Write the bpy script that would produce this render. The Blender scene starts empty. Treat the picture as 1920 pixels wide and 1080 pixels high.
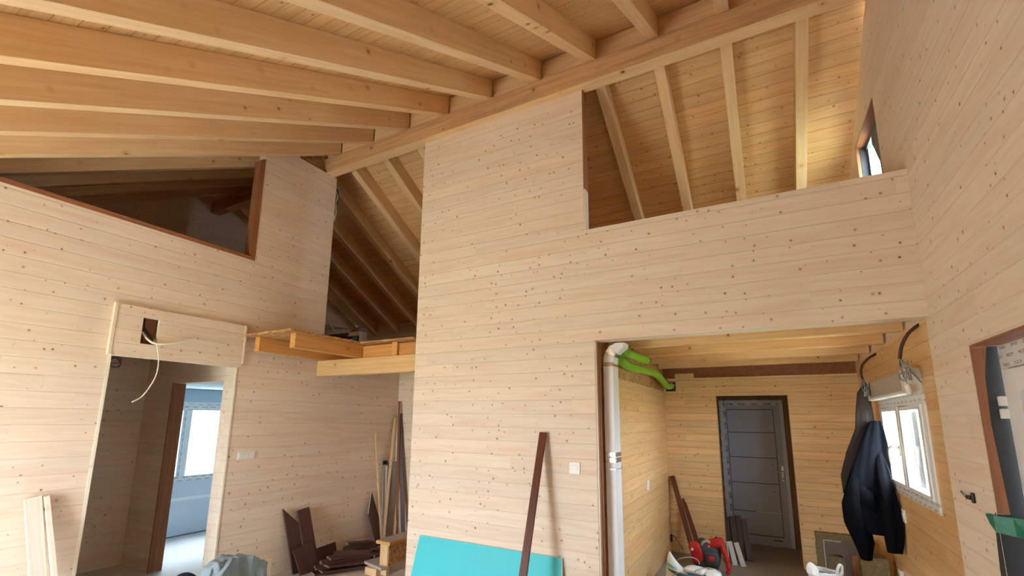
import bpy, bmesh, math, random
from mathutils import Vector, Matrix, Euler, noise as mnoise
random.seed(7)
SC = bpy.context.scene
COL = SC.collection
V = Vector
PI = math.pi

# ------------------------------------------------------------------ camera
cd = bpy.data.cameras.new('camera')
cam = bpy.data.objects.new('camera', cd)
COL.objects.link(cam)
cR = V((0.8760905, 0.48203338, 0.01045257))
cU = V((0.07743561, -0.16207005, 0.98373626))
cF = V((-0.47588776, 0.86103259, 0.17931458))
m = Matrix((cR, cU, -cF)).transposed().to_4x4()
m.translation = V((0, 0, 1.75))
cam.matrix_world = m
cd.sensor_fit = 'HORIZONTAL'
cd.sensor_width = 36.0
cd.lens = 873.8453 / 1920 * 36.0
cd.shift_x = 8.816 / 1920
cd.shift_y = 84.7308 / 1920
cd.clip_start = 0.02
cd.clip_end = 200
SC.camera = cam

# ------------------------------------------------------------------ light
SC.view_settings.view_transform = 'Standard'
SC.view_settings.look = 'None'
SC.view_settings.gamma = 1.0
SC.view_settings.use_curve_mapping = False
SC.view_settings.exposure = 0.2
W = bpy.data.worlds.new('overcast_sky')
SC.world = W
W.use_nodes = True
bg = W.node_tree.nodes['Background']
bg.inputs['Color'].default_value = (0.76, 0.88, 1.0, 1)
bg.inputs['Strength'].default_value = 33.0
try:
    SC.cycles.max_bounces = 14
    SC.cycles.diffuse_bounces = 10
    SC.cycles.caustics_reflective = False
    SC.cycles.caustics_refractive = False
except Exception:
    pass

def portal(name, loc, rot, sx, sy):
    l = bpy.data.lights.new(name, 'AREA')
    l.shape = 'RECTANGLE'
    l.size = sx
    l.size_y = sy
    l.cycles.is_portal = True
    o = bpy.data.objects.new(name, l)
    COL.objects.link(o)
    o.location = loc
    o.rotation_euler = rot
    return o
sl = bpy.data.lights.new('fill_sun', 'SUN')  # unseen sun added to bounce light up off the floor
sl.energy = 50.0
sl.angle = math.radians(3)
sl.color = (0.96, 0.98, 1.0)
so = bpy.data.objects.new('fill_sun', sl)
COL.objects.link(so)
so.rotation_euler = V((0.10, 1.15, -1.0)).to_track_quat('-Z', 'Y').to_euler()
# daylight portals in the wall openings, the rear one unseen (point into the rooms)
portal('daylight_rear', (-3.75, -1.72, 1.03), (PI/2, 0, 0), 1.3, 1.96)        # faces +Y
portal('daylight_hall', (1.14, 5.12, 1.53), (PI/2, 0, PI/2), 1.5, 0.8)      # faces -X
portal('daylight_loft', (1.145, 5.0, 4.1), (PI/2, 0, PI/2), 0.85, 0.8)
portal('daylight_side_room', (-7.8, 4.15, 1.34), (PI/2, 0, -PI/2), 1.7, 1.1)  # faces +X

# ------------------------------------------------------------------ materials
class NT:
    def __init__(s, name):
        s.m = bpy.data.materials.new(name)
        s.m.use_nodes = True
        s.t = s.m.node_tree
        s.t.nodes.clear()
        s.out = s.t.nodes.new('ShaderNodeOutputMaterial')
        s.b = s.t.nodes.new('ShaderNodeBsdfPrincipled')
        s.t.links.new(s.b.outputs[0], s.out.inputs[0])
    def n(s, kind, **kw):
        nd = s.t.nodes.new('ShaderNode' + kind)
        for k, v in kw.items():
            setattr(nd, k, v)
        return nd
    def put(s, sock, v):
        if hasattr(v, 'is_linked') or hasattr(v, 'links'):
            s.t.links.new(v, sock)
        else:
            sock.default_value = v
    def mth(s, op, a, b=None, c=None, clamp=False):
        nd = s.n('Math', operation=op)
        nd.use_clamp = clamp
        s.put(nd.inputs[0], a)
        if b is not None: s.put(nd.inputs[1], b)
        if c is not None: s.put(nd.inputs[2], c)
        return nd.outputs[0]
    def mix(s, f, a, b, mode='MIX'):
        nd = s.n('Mix', data_type='RGBA', blend_type=mode)
        s.put(nd.inputs[0], f)
        s.put(nd.inputs[6], a if not isinstance(a, tuple) else a + (1,) if len(a) == 3 else a)
        s.put(nd.inputs[7], b if not isinstance(b, tuple) else b + (1,) if len(b) == 3 else b)
        return nd.outputs[2]
    def comb(s, x, y, z):
        nd = s.n('CombineXYZ')
        s.put(nd.inputs[0], x); s.put(nd.inputs[1], y); s.put(nd.inputs[2], z)
        return nd.outputs[0]
    def obj_xyz(s):
        tc = s.n('TexCoord')
        sp = s.n('SeparateXYZ')
        s.t.links.new(tc.outputs['Object'], sp.inputs[0])
        return tc.outputs['Object'], sp.outputs
    def noise(s, vec, scale, detail=3.0, rough=0.55, dim='3D'):
        nd = s.n('TexNoise', noise_dimensions=dim)
        s.put(nd.inputs['Vector'], vec)
        nd.inputs['Scale'].default_value = scale
        nd.inputs['Detail'].default_value = detail
        nd.inputs['Roughness'].default_value = rough
        return nd.outputs['Fac']
    def ramp(s, v, lo, hi):
        nd = s.n('MapRange', interpolation_type='SMOOTHSTEP')
        s.put(nd.inputs['Value'], v)
        nd.inputs['From Min'].default_value = lo
        nd.inputs['From Max'].default_value = hi
        return nd.outputs['Result']
    def bump(s, h, strength=0.3, dist=0.01):
        nd = s.n('Bump')
        nd.inputs['Strength'].default_value = strength
        nd.inputs['Distance'].default_value = dist
        s.put(nd.inputs['Height'], h)
        s.t.links.new(nd.outputs[0], s.b.inputs['Normal'])

def wood(name, along, across, bw, ca, cb, cc, knot=0.55, groove=0.5, rough=0.6, seglen=3.2,
         streak=0.6, kcol=(0.10, 0.045, 0.02), kcell=0.17, kr=0.075, tint=0.16, across_scale=1.0, spec=0.3):
    """boards running along one axis, jointed every bw along the other; grain, knots and joints are the timber's own"""
    N = NT(name)
    vec, xyz = N.obj_xyz()
    ax = {'X': 0, 'Y': 1, 'Z': 2}
    third = [k for k in 'XYZ' if k not in (along, across)][0]
    oi = N.n('ObjectInfo')
    a = xyz[ax[along]]
    b = N.mth('MULTIPLY', xyz[ax[across]], across_scale)
    c = xyz[ax[third]]
    orand = N.mth('MULTIPLY', oi.outputs['Random'], 37.0)
    if bw:
        rb = N.mth('DIVIDE', b, bw)
        row = N.mth('FLOOR', rb)
        fr = N.mth('FRACT', rb)
        wn = N.n('TexWhiteNoise', noise_dimensions='1D')
        N.put(wn.inputs['W'], N.mth('ADD', row, 3.7))
        rnd = wn.outputs['Value']
        sg = N.mth('ADD', N.mth('DIVIDE', a, seglen), N.mth('MULTIPLY', rnd, 9.3))
        seg = N.mth('FLOOR', sg)
        sfr = N.mth('FRACT', sg)
        wn2 = N.n('TexWhiteNoise', noise_dimensions='2D')
        N.put(wn2.inputs['Vector'], N.comb(row, seg, 0.0))
        r2 = wn2.outputs['Value']
        wc = N.n('SeparateColor')
        N.t.links.new(wn2.outputs['Color'], wc.inputs[0])
        r3 = wc.outputs[1]
    else:
        r2 = oi.outputs['Random']
        r3 = N.mth('FRACT', N.mth('MULTIPLY', r2, 17.31))
    off = N.mth('ADD', N.mth('MULTIPLY', r2, 53.0), orand)
    # long soft grain, cathedral-like warp
    warp = N.noise(N.comb(N.mth('MULTIPLY', a, 0.9), N.mth('MULTIPLY', b, 3.0), off), 1.6, 2)
    bb = N.mth('ADD', N.mth('MULTIPLY', b, 16.0), N.mth('MULTIPLY', warp, 2.6 if bw else 1.1))
    g1 = N.noise(N.comb(N.mth('MULTIPLY', a, 0.7), bb, N.mth('ADD', N.mth('MULTIPLY', c, 16.0), off)), 2.1, 4, 0.6)
    g2 = N.noise(N.comb(N.mth('MULTIPLY', a, 2.0), N.mth('MULTIPLY', b, 150.0), N.mth('ADD', N.mth('MULTIPLY', c, 150.0), off)), 1.0, 2)
    col = N.mix(N.ramp(g1, 0.36, 0.68), ca, cb)
    blot = N.noise(N.comb(N.mth('MULTIPLY', a, 0.8), N.mth('MULTIPLY', b, 7.0), off), 1.3, 2)
    col = N.mix(N.mth('MULTIPLY', N.ramp(blot, 0.5, 0.78), streak), col, cc)
    # occasional dark resin streaks
    st = N.ramp(N.noise(N.comb(N.mth('MULTIPLY', a, 1.3), N.mth('MULTIPLY', b, 42.0), N.mth('ADD', off, N.mth('MULTIPLY', c, 42.0))), 1.7, 2), 0.72, 0.80)
    col = N.mix(N.mth('MULTIPLY', st, 0.45 * streak), col, tuple(x * 0.55 for x in cb))
    col = N.mix(N.mth('MULTIPLY', g2, 0.22), col, tuple(x * 0.72 for x in cb))
    # board-to-board tint
    k = N.mth('ADD', 1.0 - tint * 0.5, N.mth('MULTIPLY', r2, tint))
    k2 = N.mth('ADD', 1.0 - tint * 0.7, N.mth('MULTIPLY', r3, tint * 1.1))
    k3 = N.mth('MULTIPLY', k, N.mth('ADD', 0.5, N.mth('MULTIPLY', k2, 0.5)))
    cmb = N.n('CombineColor')
    N.put(cmb.inputs[0], k); N.put(cmb.inputs[1], k3); N.put(cmb.inputs[2], N.mth('MULTIPLY', k, k2))
    col = N.mix(1.0, col, cmb.outputs[0], 'MULTIPLY')
    # knots
    if knot > 0:
        vo = N.n('TexVoronoi', voronoi_dimensions='3D' if not bw else '2D')
        kv = N.comb(N.mth('ADD', a, N.mth('MULTIPLY', off, 0.31)), b, c if not bw else 0.0)
        N.put(vo.inputs['Vector'], kv)
        vo.inputs['Scale'].default_value = 1.0 / kcell
        d = vo.outputs['Distance']
        vc = N.n('SeparateColor')
        N.t.links.new(vo.outputs['Color'], vc.inputs[0])
        size = N.mth('MULTIPLY', N.mth('ADD', 0.35, vc.outputs[1]), kr)
        on = N.mth('LESS_THAN', vc.outputs[0], knot)
        if bw:   # knots come in loose groups
            cl = N.noise(N.comb(N.mth('MULTIPLY', a, 2.6), N.mth('MULTIPLY', b, 1.5), 0.0), 1.0, 2)
            on = N.mth('MULTIPLY', on, N.mth('GREATER_THAN', cl, 0.46))
        core = N.mth('MULTIPLY', N.mth('SUBTRACT', 1.0, N.ramp(N.mth('DIVIDE', d, size), 0.55, 1.0)), on)
        halo = N.mth('MULTIPLY', N.mth('SUBTRACT', 1.0, N.ramp(N.mth('DIVIDE', d, size), 0.8, 2.6)), on)
        col = N.mix(N.mth('MULTIPLY', halo, 0.45), col, tuple(x * y for x, y in zip(cb, (0.8, 0.62, 0.5))))
        col = N.mix(N.mth('MULTIPLY', core, N.mth('ADD', 0.45, N.mth('MULTIPLY', vc.outputs[2], 0.5))), col, kcol)
    h = N.mth('MULTIPLY', g2, 0.06)
    if bw and groove > 0:
        e = N.mth('MINIMUM', fr, N.mth('SUBTRACT', 1.0, fr))
        wd = 0.004 / bw
        gm = N.mth('SUBTRACT', 1.0, N.ramp(e, wd * 0.25, wd * 1.0))
        es = N.mth('MINIMUM', sfr, N.mth('SUBTRACT', 1.0, sfr))
        gs = N.mth('SUBTRACT', 1.0, N.ramp(es, 0.0003, 0.0007))
        gj = N.mth('MAXIMUM', gm, N.mth('MULTIPLY', gs, 0.6))
        # joints are not all equally tight
        gv = N.mth('MULTIPLY', gj, N.mth('ADD', 0.35, N.mth('MULTIPLY', rnd, 0.65)))
        col = N.mix(N.mth('MULTIPLY', gv, groove), col, tuple(x * 0.28 for x in cb))
        gv2 = N.mth('SUBTRACT', 1.0, N.ramp(e, wd * 0.2, wd * 1.8))
        h = N.mth('SUBTRACT', h, gv2)
    N.bump(h, 0.35, 0.004)
    N.t.links.new(col, N.b.inputs['Base Color'])
    N.b.inputs['Roughness'].default_value = rough
    N.b.inputs['Specular IOR Level'].default_value = spec
    return N.m

def plain(name, col, rough=0.6, metal=0.0, var=0.12, scale=8.0, bump=0.0, bscale=60.0, spec=0.4, alpha=None):
    N = NT(name)
    vec, xyz = N.obj_xyz()
    f = N.noise(vec, scale, 4)
    c = N.mix(f, tuple(x * (1 - var) for x in col), tuple(min(1, x * (1 + var)) for x in col))
    N.t.links.new(c, N.b.inputs['Base Color'])
    N.b.inputs['Roughness'].default_value = rough
    N.b.inputs['Metallic'].default_value = metal
    N.b.inputs['Specular IOR Level'].default_value = spec
    if bump:
        N.bump(N.noise(vec, bscale, 3), bump, 0.01)
    return N.m

def osb(name):
    N = NT(name)
    vec, xyz = N.obj_xyz()
    cols = []
    last = None
    for i, (rx, ry, rz) in enumerate(((0.3, 0.5, 0.2), (1.2, 0.1, 1.0), (0.4, 1.4, 0.9))):
        mp = N.n('Mapping')
        N.t.links.new(vec, mp.inputs[0])
        mp.inputs['Rotation'].default_value = (rx, ry, rz)
        mp.inputs['Scale'].default_value = (9, 32, 32)
        vo = N.n('TexVoronoi')
        N.t.links.new(mp.outputs[0], vo.inputs['Vector'])
        vo.inputs['Scale'].default_value = 1.0
        sc = N.n('SeparateColor')
        N.t.links.new(vo.outputs['Color'], sc.inputs[0])
        c = N.mix(sc.outputs[0], (0.60, 0.36, 0.15), (0.30, 0.14, 0.05))
        if last is None:
            last = c
        else:
            last = N.mix(N.mth('GREATER_THAN', sc.outputs[1], 0.55), last, c)
    N.t.links.new(last, N.b.inputs['Base Color'])
    N.b.inputs['Roughness'].default_value = 0.7
    return N.m

def film(name, base, ink, ua, ub, su, sv):
    """protective film with rows of small printed marks"""
    N = NT(name)
    vec, xyz = N.obj_xyz()
    ax = {'X': 0, 'Y': 1, 'Z': 2}
    u = N.mth('DIVIDE', xyz[ax[ua]], su)
    v = N.mth('DIVIDE', xyz[ax[ub]], sv)
    row = N.mth('FLOOR', v)
    u = N.mth('ADD', u, N.mth('MULTIPLY', row, 0.47))
    fu = N.mth('FRACT', u); fv = N.mth('FRACT', v)
    inu = N.mth('MULTIPLY', N.mth('GREATER_THAN', fu, 0.18), N.mth('LESS_THAN', fu, 0.78))
    inv = N.mth('MULTIPLY', N.mth('GREATER_THAN', fv, 0.3), N.mth('LESS_THAN', fv, 0.68))
    ltr = N.ramp(N.noise(N.comb(N.mth('MULTIPLY', u, 9.0), N.mth('MULTIPLY', v, 5.0), 0.0), 1.0, 1), 0.44, 0.5)
    f = N.mth('MULTIPLY', N.mth('MULTIPLY', inu, inv), N.mth('MULTIPLY', ltr, 0.85))
    c = N.mix(f, base, ink)
    N.t.links.new(c, N.b.inputs['Base Color'])
    N.b.inputs['Roughness'].default_value = 0.35
    return N.m

M = {}
PALE = dict(ca=(0.82, 0.72, 0.60), cb=(0.765, 0.64, 0.51), cc=(0.77, 0.58, 0.455), streak=0.9, tint=0.07, kr=0.06, kcell=0.12)
WARM = dict(ca=(0.78, 0.53, 0.27), cb=(0.67, 0.42, 0.19), cc=(0.68, 0.39, 0.18))
HALL = dict(ca=(0.84, 0.60, 0.32), cb=(0.74, 0.48, 0.22), cc=(0.74, 0.44, 0.20))
M['pine_Y'] = wood('pale_pine_boards_y', 'Y', 'Z', 0.128, knot=0.75, groove=0.2, **PALE)
M['pine_X'] = wood('pale_pine_boards_x', 'X', 'Z', 0.128, knot=0.9, groove=0.3, **PALE)
M['hall_X'] = wood('varnished_pine_boards_x', 'X', 'Z', 0.092, knot=0.9, groove=0.8, rough=0.28, spec=0.5, kcell=0.13, kr=0.06, **HALL)
M['hall_Y'] = wood('varnished_pine_boards_y', 'Y', 'Z', 0.115, knot=0.6, groove=0.45, rough=0.30, spec=0.5, ca=(0.82, 0.55, 0.27), cb=(0.72, 0.43, 0.18), cc=(0.72, 0.41, 0.18))
M['deck'] = wood('roof_deck_boards', 'X', 'Y', 0.122, knot=0.75, groove=0.95, rough=0.5, across_scale=1.14, tint=0.10, kcell=0.12, kr=0.065, **WARM)
M['timber_X'] = wood('timber_along_x', 'X', 'Z', 0, knot=0.55, groove=0, ca=(0.81, 0.60, 0.35), cb=(0.74, 0.495, 0.26), cc=(0.73, 0.45, 0.22), kcell=0.16, kr=0.11, tint=0.10)
M['amber_X'] = wood('amber_timber_along_x', 'X', 'Z', 0, knot=0.5, groove=0, ca=(0.78, 0.54, 0.28), cb=(0.70, 0.45, 0.20), cc=(0.68, 0.40, 0.18), kcell=0.16, kr=0.11)
M['orange_X'] = wood('orange_timber_along_x', 'X', 'Z', 0, knot=0.3, groove=0, ca=(0.66, 0.34, 0.12), cb=(0.55, 0.26, 0.08), cc=(0.55, 0.24, 0.07), kcell=0.16, kr=0.11)
M['darkgrey'] = plain('weathered_dark_board', (0.085, 0.068, 0.058), 0.8, var=0.25, scale=14, bump=0.2)
M['beam_X'] = wood('ridge_beam_timber', 'X', 'Z', 0, knot=0.7, groove=0, ca=(0.67, 0.42, 0.21), cb=(0.53, 0.30, 0.15), cc=(0.38, 0.25, 0.18), streak=1.0, kcell=0.16, kr=0.12)
M['timber_Y'] = wood('timber_along_y', 'Y', 'Z', 0, knot=0.32, groove=0, ca=(0.70, 0.38, 0.13), cb=(0.60, 0.29, 0.085), cc=(0.60, 0.27, 0.08), kcell=0.16, kr=0.11)
M['timber_Z'] = wood('timber_along_z', 'Z', 'X', 0, knot=0.3, groove=0, ca=(0.76, 0.55, 0.32), cb=(0.66, 0.43, 0.22), cc=(0.64, 0.38, 0.2), kcell=0.16, kr=0.1)
M['pale_Z'] = wood('pale_board_along_z', 'Z', 'X', 0, knot=0.5, groove=0, kcell=0.14, kr=0.1, ca=(0.86, 0.81, 0.70), cb=(0.80, 0.73, 0.60), cc=(0.80, 0.70, 0.56))
M['red_Z'] = wood('reddish_timber_along_z', 'Z', 'X', 0, knot=0.1, groove=0, ca=(0.36, 0.155, 0.075), cb=(0.26, 0.105, 0.05), cc=(0.26, 0.10, 0.05))
M['red_Y'] = wood('reddish_timber_along_y', 'Y', 'X', 0, knot=0.1, groove=0, ca=(0.36, 0.155, 0.075), cb=(0.26, 0.105, 0.05), cc=(0.26, 0.10, 0.05))
M['brown_Z'] = wood('dark_stained_board', 'Z', 'X', 0, knot=0.12, groove=0, ca=(0.105, 0.052, 0.043), cb=(0.080, 0.038, 0.031), cc=(0.09, 0.04, 0.03), rough=0.45, kcol=(0.04, 0.02, 0.015))
M['brown_end'] = plain('dark_board_cut_end', (0.36, 0.29, 0.24), 0.7)
M['plank_Z'] = wood('red_brown_plank', 'Z', 'X', 0, knot=0.0, groove=0, ca=(0.15, 0.045, 0.025), cb=(0.105, 0.032, 0.018), cc=(0.12, 0.035, 0.02), rough=0.4)
M['vest'] = wood('entrance_frame_timber', 'Z', 'X', 0, knot=0.1, groove=0, ca=(0.30, 0.16, 0.08), cb=(0.22, 0.11, 0.05), cc=(0.22, 0.1, 0.05))
M['osb'] = osb('strand_board')
M['floor'] = plain('concrete_screed', (0.58, 0.56, 0.54), 0.75, var=0.22, scale=2.2, bump=0.15, bscale=30)
M['floor_hall'] = plain('brown_grey_screed', (0.30, 0.275, 0.245), 0.7, var=0.25, scale=2.5, bump=0.15, bscale=30)
M['dusty'] = plain('dusty_timber', (0.42, 0.39, 0.36), 0.85, var=0.3, scale=18, bump=0.2)
M['plaster'] = plain('plasterboard_wall', (0.60, 0.68, 0.77), 0.8, var=0.06, scale=2)
M['filler'] = plain('joint_filler', (0.80, 0.83, 0.86), 0.85, var=0.05)
M['bluebox'] = plain('grey_blue_shutter_box', (0.36, 0.46, 0.54), 0.6, var=0.04)
M['turq'] = plain('turquoise_plasterboard', (0.06, 0.58, 0.66), 0.55, var=0.05, scale=3)
M['turq_edge'] = plain('plasterboard_edge', (0.72, 0.72, 0.66), 0.8)
M['pvc'] = plain('white_pvc', (0.80, 0.82, 0.84), 0.3, var=0.03, spec=0.5)
M['film_YZ'] = film('printed_film_yz', (0.74, 0.75, 0.74), (0.22, 0.23, 0.25), 'Y', 'Z', 0.13, 0.045)
M['film_ZY'] = film('printed_film_zy', (0.66, 0.70, 0.74), (0.16, 0.19, 0.24), 'Z', 'Y', 0.10, 0.05)
M['film_door_v'] = film('printed_film_door_v', (0.70, 0.78, 0.88), (0.10, 0.12, 0.17), 'Z', 'X', 0.17, 0.08)
M['film_door_h'] = film('printed_film_door_h', (0.70, 0.78, 0.88), (0.10, 0.12, 0.17), 'X', 'Z', 0.17, 0.07)
M['doorgrey'] = plain('grey_door_leaf', (0.50, 0.60, 0.76), 0.4, var=0.04)
M['groove'] = plain('dark_groove', (0.14, 0.15, 0.17), 0.7)
M['chrome'] = plain('brushed_metal', (0.62, 0.62, 0.62), 0.28, 0.9, var=0.05)
M['foil'] = plain('foil_tape', (0.72, 0.66, 0.60), 0.22, 0.85, var=0.3, scale=25, bump=0.3, bscale=40)
M['coppertape'] = plain('brown_packing_tape', (0.45, 0.30, 0.18), 0.25, 0.1, var=0.2, scale=15, spec=0.7)
M['duct'] = plain('white_duct_plastic', (0.80, 0.81, 0.83), 0.35, var=0.03, spec=0.5)
M['lime'] = plain('lime_flexible_hose', (0.20, 0.47, 0.02), 0.4, var=0.06)
M['black'] = plain('black_plastic', (0.015, 0.015, 0.016), 0.45)
M['conduit'] = plain('dark_corrugated_conduit', (0.045, 0.022, 0.018), 0.45)
M['white'] = plain('white_plastic', (0.82, 0.82, 0.80), 0.35, var=0.03, spec=0.5)
M['cream'] = plain('cream_cable', (0.80, 0.77, 0.70), 0.45, var=0.04)
M['wire'] = plain('grey_green_wire', (0.34, 0.38, 0.34), 0.4, var=0.2, scale=40)
M['membrane'] = plain('black_membrane', (0.035, 0.036, 0.04), 0.55, var=0.2, bump=0.3, bscale=9)
M['green_tape'] = plain('green_strap', (0.02, 0.20, 0.11), 0.4, var=0.3, scale=30, bump=0.4, bscale=30)
M['navy'] = plain('navy_cloth', (0.0042, 0.0048, 0.0078), 0.85, var=0.35, scale=6, bump=0.25, bscale=90, spec=0.08)
M['blackcloth'] = plain('black_cloth', (0.004, 0.004, 0.0055), 0.9, var=0.3, scale=6, bump=0.25, bscale=90, spec=0.08)
M['brownhood'] = plain('brown_grey_cloth', (0.045, 0.034, 0.033), 0.9, var=0.2, scale=8, bump=0.25, bscale=90, spec=0.08)
M['denim'] = plain('blue_grey_cloth', (0.25, 0.335, 0.385), 0.9, var=0.15, scale=14, bump=0.4, bscale=70)
M['darkfleece'] = plain('dark_blue_fleece', (0.02, 0.02, 0.06), 0.95, var=0.5, scale=40, bump=0.7, bscale=60)
M['red'] = plain('red_nylon', (0.50, 0.018, 0.020), 0.55, var=0.15, scale=12, bump=0.2)
M['greycloth'] = plain('grey_nylon', (0.055, 0.060, 0.070), 0.7, var=0.2, scale=10, bump=0.2)
M['poly'] = plain('white_polythene', (0.80, 0.84, 0.86), 0.25, var=0.06, scale=10, bump=0.25, bscale=25, spec=0.6)
M['polyteal'] = plain('teal_polythene', (0.20, 0.55, 0.55), 0.3, var=0.2, scale=12, bump=0.25, bscale=25)
M['polyblue'] = plain('blue_polythene', (0.03, 0.07, 0.28), 0.3, var=0.3, scale=12, bump=0.25, bscale=25)
M['slate'] = plain('slate_blue_plastic', (0.10, 0.15, 0.20), 0.45, var=0.2)
M['wool'] = plain('mineral_wool', (0.24, 0.19, 0.10), 0.95, var=0.35, scale=30, bump=0.9, bscale=45)
M['slabgrey'] = plain('grey_brown_slab', (0.20, 0.165, 0.135), 0.85, var=0.25, scale=9, bump=0.3)
M['whiteboard'] = plain('white_coated_board', (0.70, 0.76, 0.84), 0.4, var=0.06, scale=30)
M['card'] = plain('grey_carton', (0.10, 0.085, 0.08), 0.8, var=0.12)
M['cardwhite'] = plain('white_carton', (0.72, 0.75, 0.80), 0.7, var=0.05)
M['blue'] = plain('blue_print', (0.02, 0.16, 0.50), 0.5, var=0.1)
M['hedge'] = plain('sunlit_greenery', (0.036, 0.050, 0.026), 0.9, var=0.55, scale=5, bump=0.8, bscale=6)
M['orange'] = plain('orange_pole', (0.75, 0.30, 0.06), 0.5)
M['ground'] = plain('bare_ground', (0.32, 0.33, 0.24), 0.95, var=0.3, scale=1.5)
def glass(name):
    N = NT(name)
    tr = N.n('BsdfTransparent')
    tr.inputs[0].default_value = (0.96, 0.98, 0.98, 1)
    gl = N.n('BsdfGlossy')
    gl.inputs['Roughness'].default_value = 0.02
    fr = N.n('Fresnel')
    fr.inputs[0].default_value = 1.45
    mx = N.n('MixShader')
    geo = N.n('NewGeometry')
    N.put(mx.inputs[0], N.mth('MULTIPLY', fr.outputs[0], N.mth('SUBTRACT', 1.0, geo.outputs['Backfacing'])))
    N.t.links.new(tr.outputs[0], mx.inputs[1])
    N.t.links.new(gl.outputs[0], mx.inputs[2])
    N.t.links.new(mx.outputs[0], N.out.inputs[0])
    return N.m
M['glass'] = glass('window_glass')

# ------------------------------------------------------------------ mesh helpers
class MB:
    def __init__(s):
        s.bm = bmesh.new()
        s.mi = 0
    def face(s, pts):
        vs = [s.bm.verts.new(p) for p in pts]
        f = s.bm.faces.new(vs)
        f.material_index = s.mi
        return f
    def hexa(s, p):
        vs = [s.bm.verts.new(q) for q in p]
        for idx in ((0, 3, 2, 1), (4, 5, 6, 7), (0, 1, 5, 4), (1, 2, 6, 5), (2, 3, 7, 6), (3, 0, 4, 7)):
            f = s.bm.faces.new([vs[i] for i in idx])
            f.material_index = s.mi
        return s
    def box(s, lo, hi):
        (a, b, c), (d, e, f) = lo, hi
        return s.hexa([(a, b, c), (d, b, c), (d, e, c), (a, e, c), (a, b, f), (d, b, f), (d, e, f), (a, e, f)])
    def prism(s, poly, ext):
        """poly: list of 3D points; ext: extrusion vector"""
        ext = V(ext)
        A = [s.bm.verts.new(V(p)) for p in poly]
        B = [s.bm.verts.new(V(p) + ext) for p in poly]
        n = len(poly)
        fs = [s.bm.faces.new(A[::-1]), s.bm.faces.new(B)]
        for i in range(n):
            fs.append(s.bm.faces.new((A[i], A[(i + 1) % n], B[(i + 1) % n], B[i])))
        for f in fs: f.material_index = s.mi
        return s
    def loft(s, rings, cap=True, closed=True):
        R = [[s.bm.verts.new(V(p)) for p in r] for r in rings]
        n = len(R[0])
        for i in range(len(R) - 1):
            for j in range(n if closed else n - 1):
                f = s.bm.faces.new((R[i][j], R[i][(j + 1) % n], R[i + 1][(j + 1) % n], R[i + 1][j]))
                f.material_index = s.mi
        if cap and closed:
            for r, rev in ((R[0], True), (R[-1], False)):
                f = s.bm.faces.new(r[::-1] if rev else r)
                f.material_index = s.mi
        return s
    def tube(s, pts, r, seg=10, cap=True, flat=None):
        pts = [V(p) for p in pts]
        rr = r if hasattr(r, '__len__') else [r] * len(pts)
        rings = []
        up = None
        for i, p in enumerate(pts):
            t = (pts[min(i + 1, len(pts) - 1)] - pts[max(i - 1, 0)]).normalized()
            if up is None:
                up = t.orthogonal().normalized()
            up = (up - t * up.dot(t))
            if up.length < 1e-6: up = t.orthogonal()
            up.normalize()
            sd = t.cross(up)
            rings.append([p + (up * math.cos(2 * PI * k / seg) + sd * math.sin(2 * PI * k / seg)) * rr[i] for k in range(seg)])
        return s.loft(rings, cap)
    def build(s, name, mat, parent=None, loc=None, rot=None, mat_w=None, smooth=False, bevel=0.0, bseg=2, sub=0):
        bmesh.ops.remove_doubles(s.bm, verts=s.bm.verts, dist=1e-6)
        bmesh.ops.recalc_face_normals(s.bm, faces=s.bm.faces)
        me = bpy.data.meshes.new(name)
        s.bm.to_mesh(me)
        s.bm.free()
        for mm in (mat if isinstance(mat, (list, tuple)) else [mat]):
            me.materials.append(M[mm] if isinstance(mm, str) else mm)
        if smooth:
            for p in me.polygons: p.use_smooth = True
        o = bpy.data.objects.new(name, me)
        COL.objects.link(o)
        if parent is not None: o.parent = parent
        if mat_w is not None: o.matrix_world = mat_w
        if loc is not None: o.location = loc
        if rot is not None: o.rotation_euler = rot
        if bevel:
            b = o.modifiers.new('bevel', 'BEVEL')
            b.width = bevel
            b.segments = bseg
            b.limit_method = 'ANGLE'
            b.angle_limit = math.radians(40)
        if sub:
            b = o.modifiers.new('subsurf', 'SUBSURF')
            b.levels = sub
            b.render_levels = sub
        return o

def spline(pts, n=8):
    """Catmull-Rom through pts"""
    P = [V(p) for p in pts]
    P = [P[0] * 2 - P[1]] + P + [P[-1] * 2 - P[-2]]
    out = []
    for i in range(1, len(P) - 2):
        for k in range(n):
            t = k / n
            a, b, c, d = P[i - 1], P[i], P[i + 1], P[i + 2]
            out.append(0.5 * ((2 * b) + (c - a) * t + (2 * a - 5 * b + 4 * c - d) * t * t + (3 * b - a - 3 * c + d) * t ** 3))
    out.append(P[-2])
    return out

def tag(o, label, cat, group=None, kind=None):
    o['label'] = label
    o['category'] = cat
    if group: o['group'] = group
    if kind: o['kind'] = kind
    return o
def thing(name, label, cat, loc=(0, 0, 0), rot=(0, 0, 0), group=None):
    o = bpy.data.objects.new(name, None)
    COL.objects.link(o)
    o.location = loc
    o.rotation_euler = rot
    o.empty_display_size = 0.05
    return tag(o, label, cat, group, 'thing')
def struct(o, label=None, cat=None):
    o['kind'] = 'structure'
    if label: o['label'] = label
    if cat: o['category'] = cat
    return o
def lab(o, s):
    o['label'] = s
    return o

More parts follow.
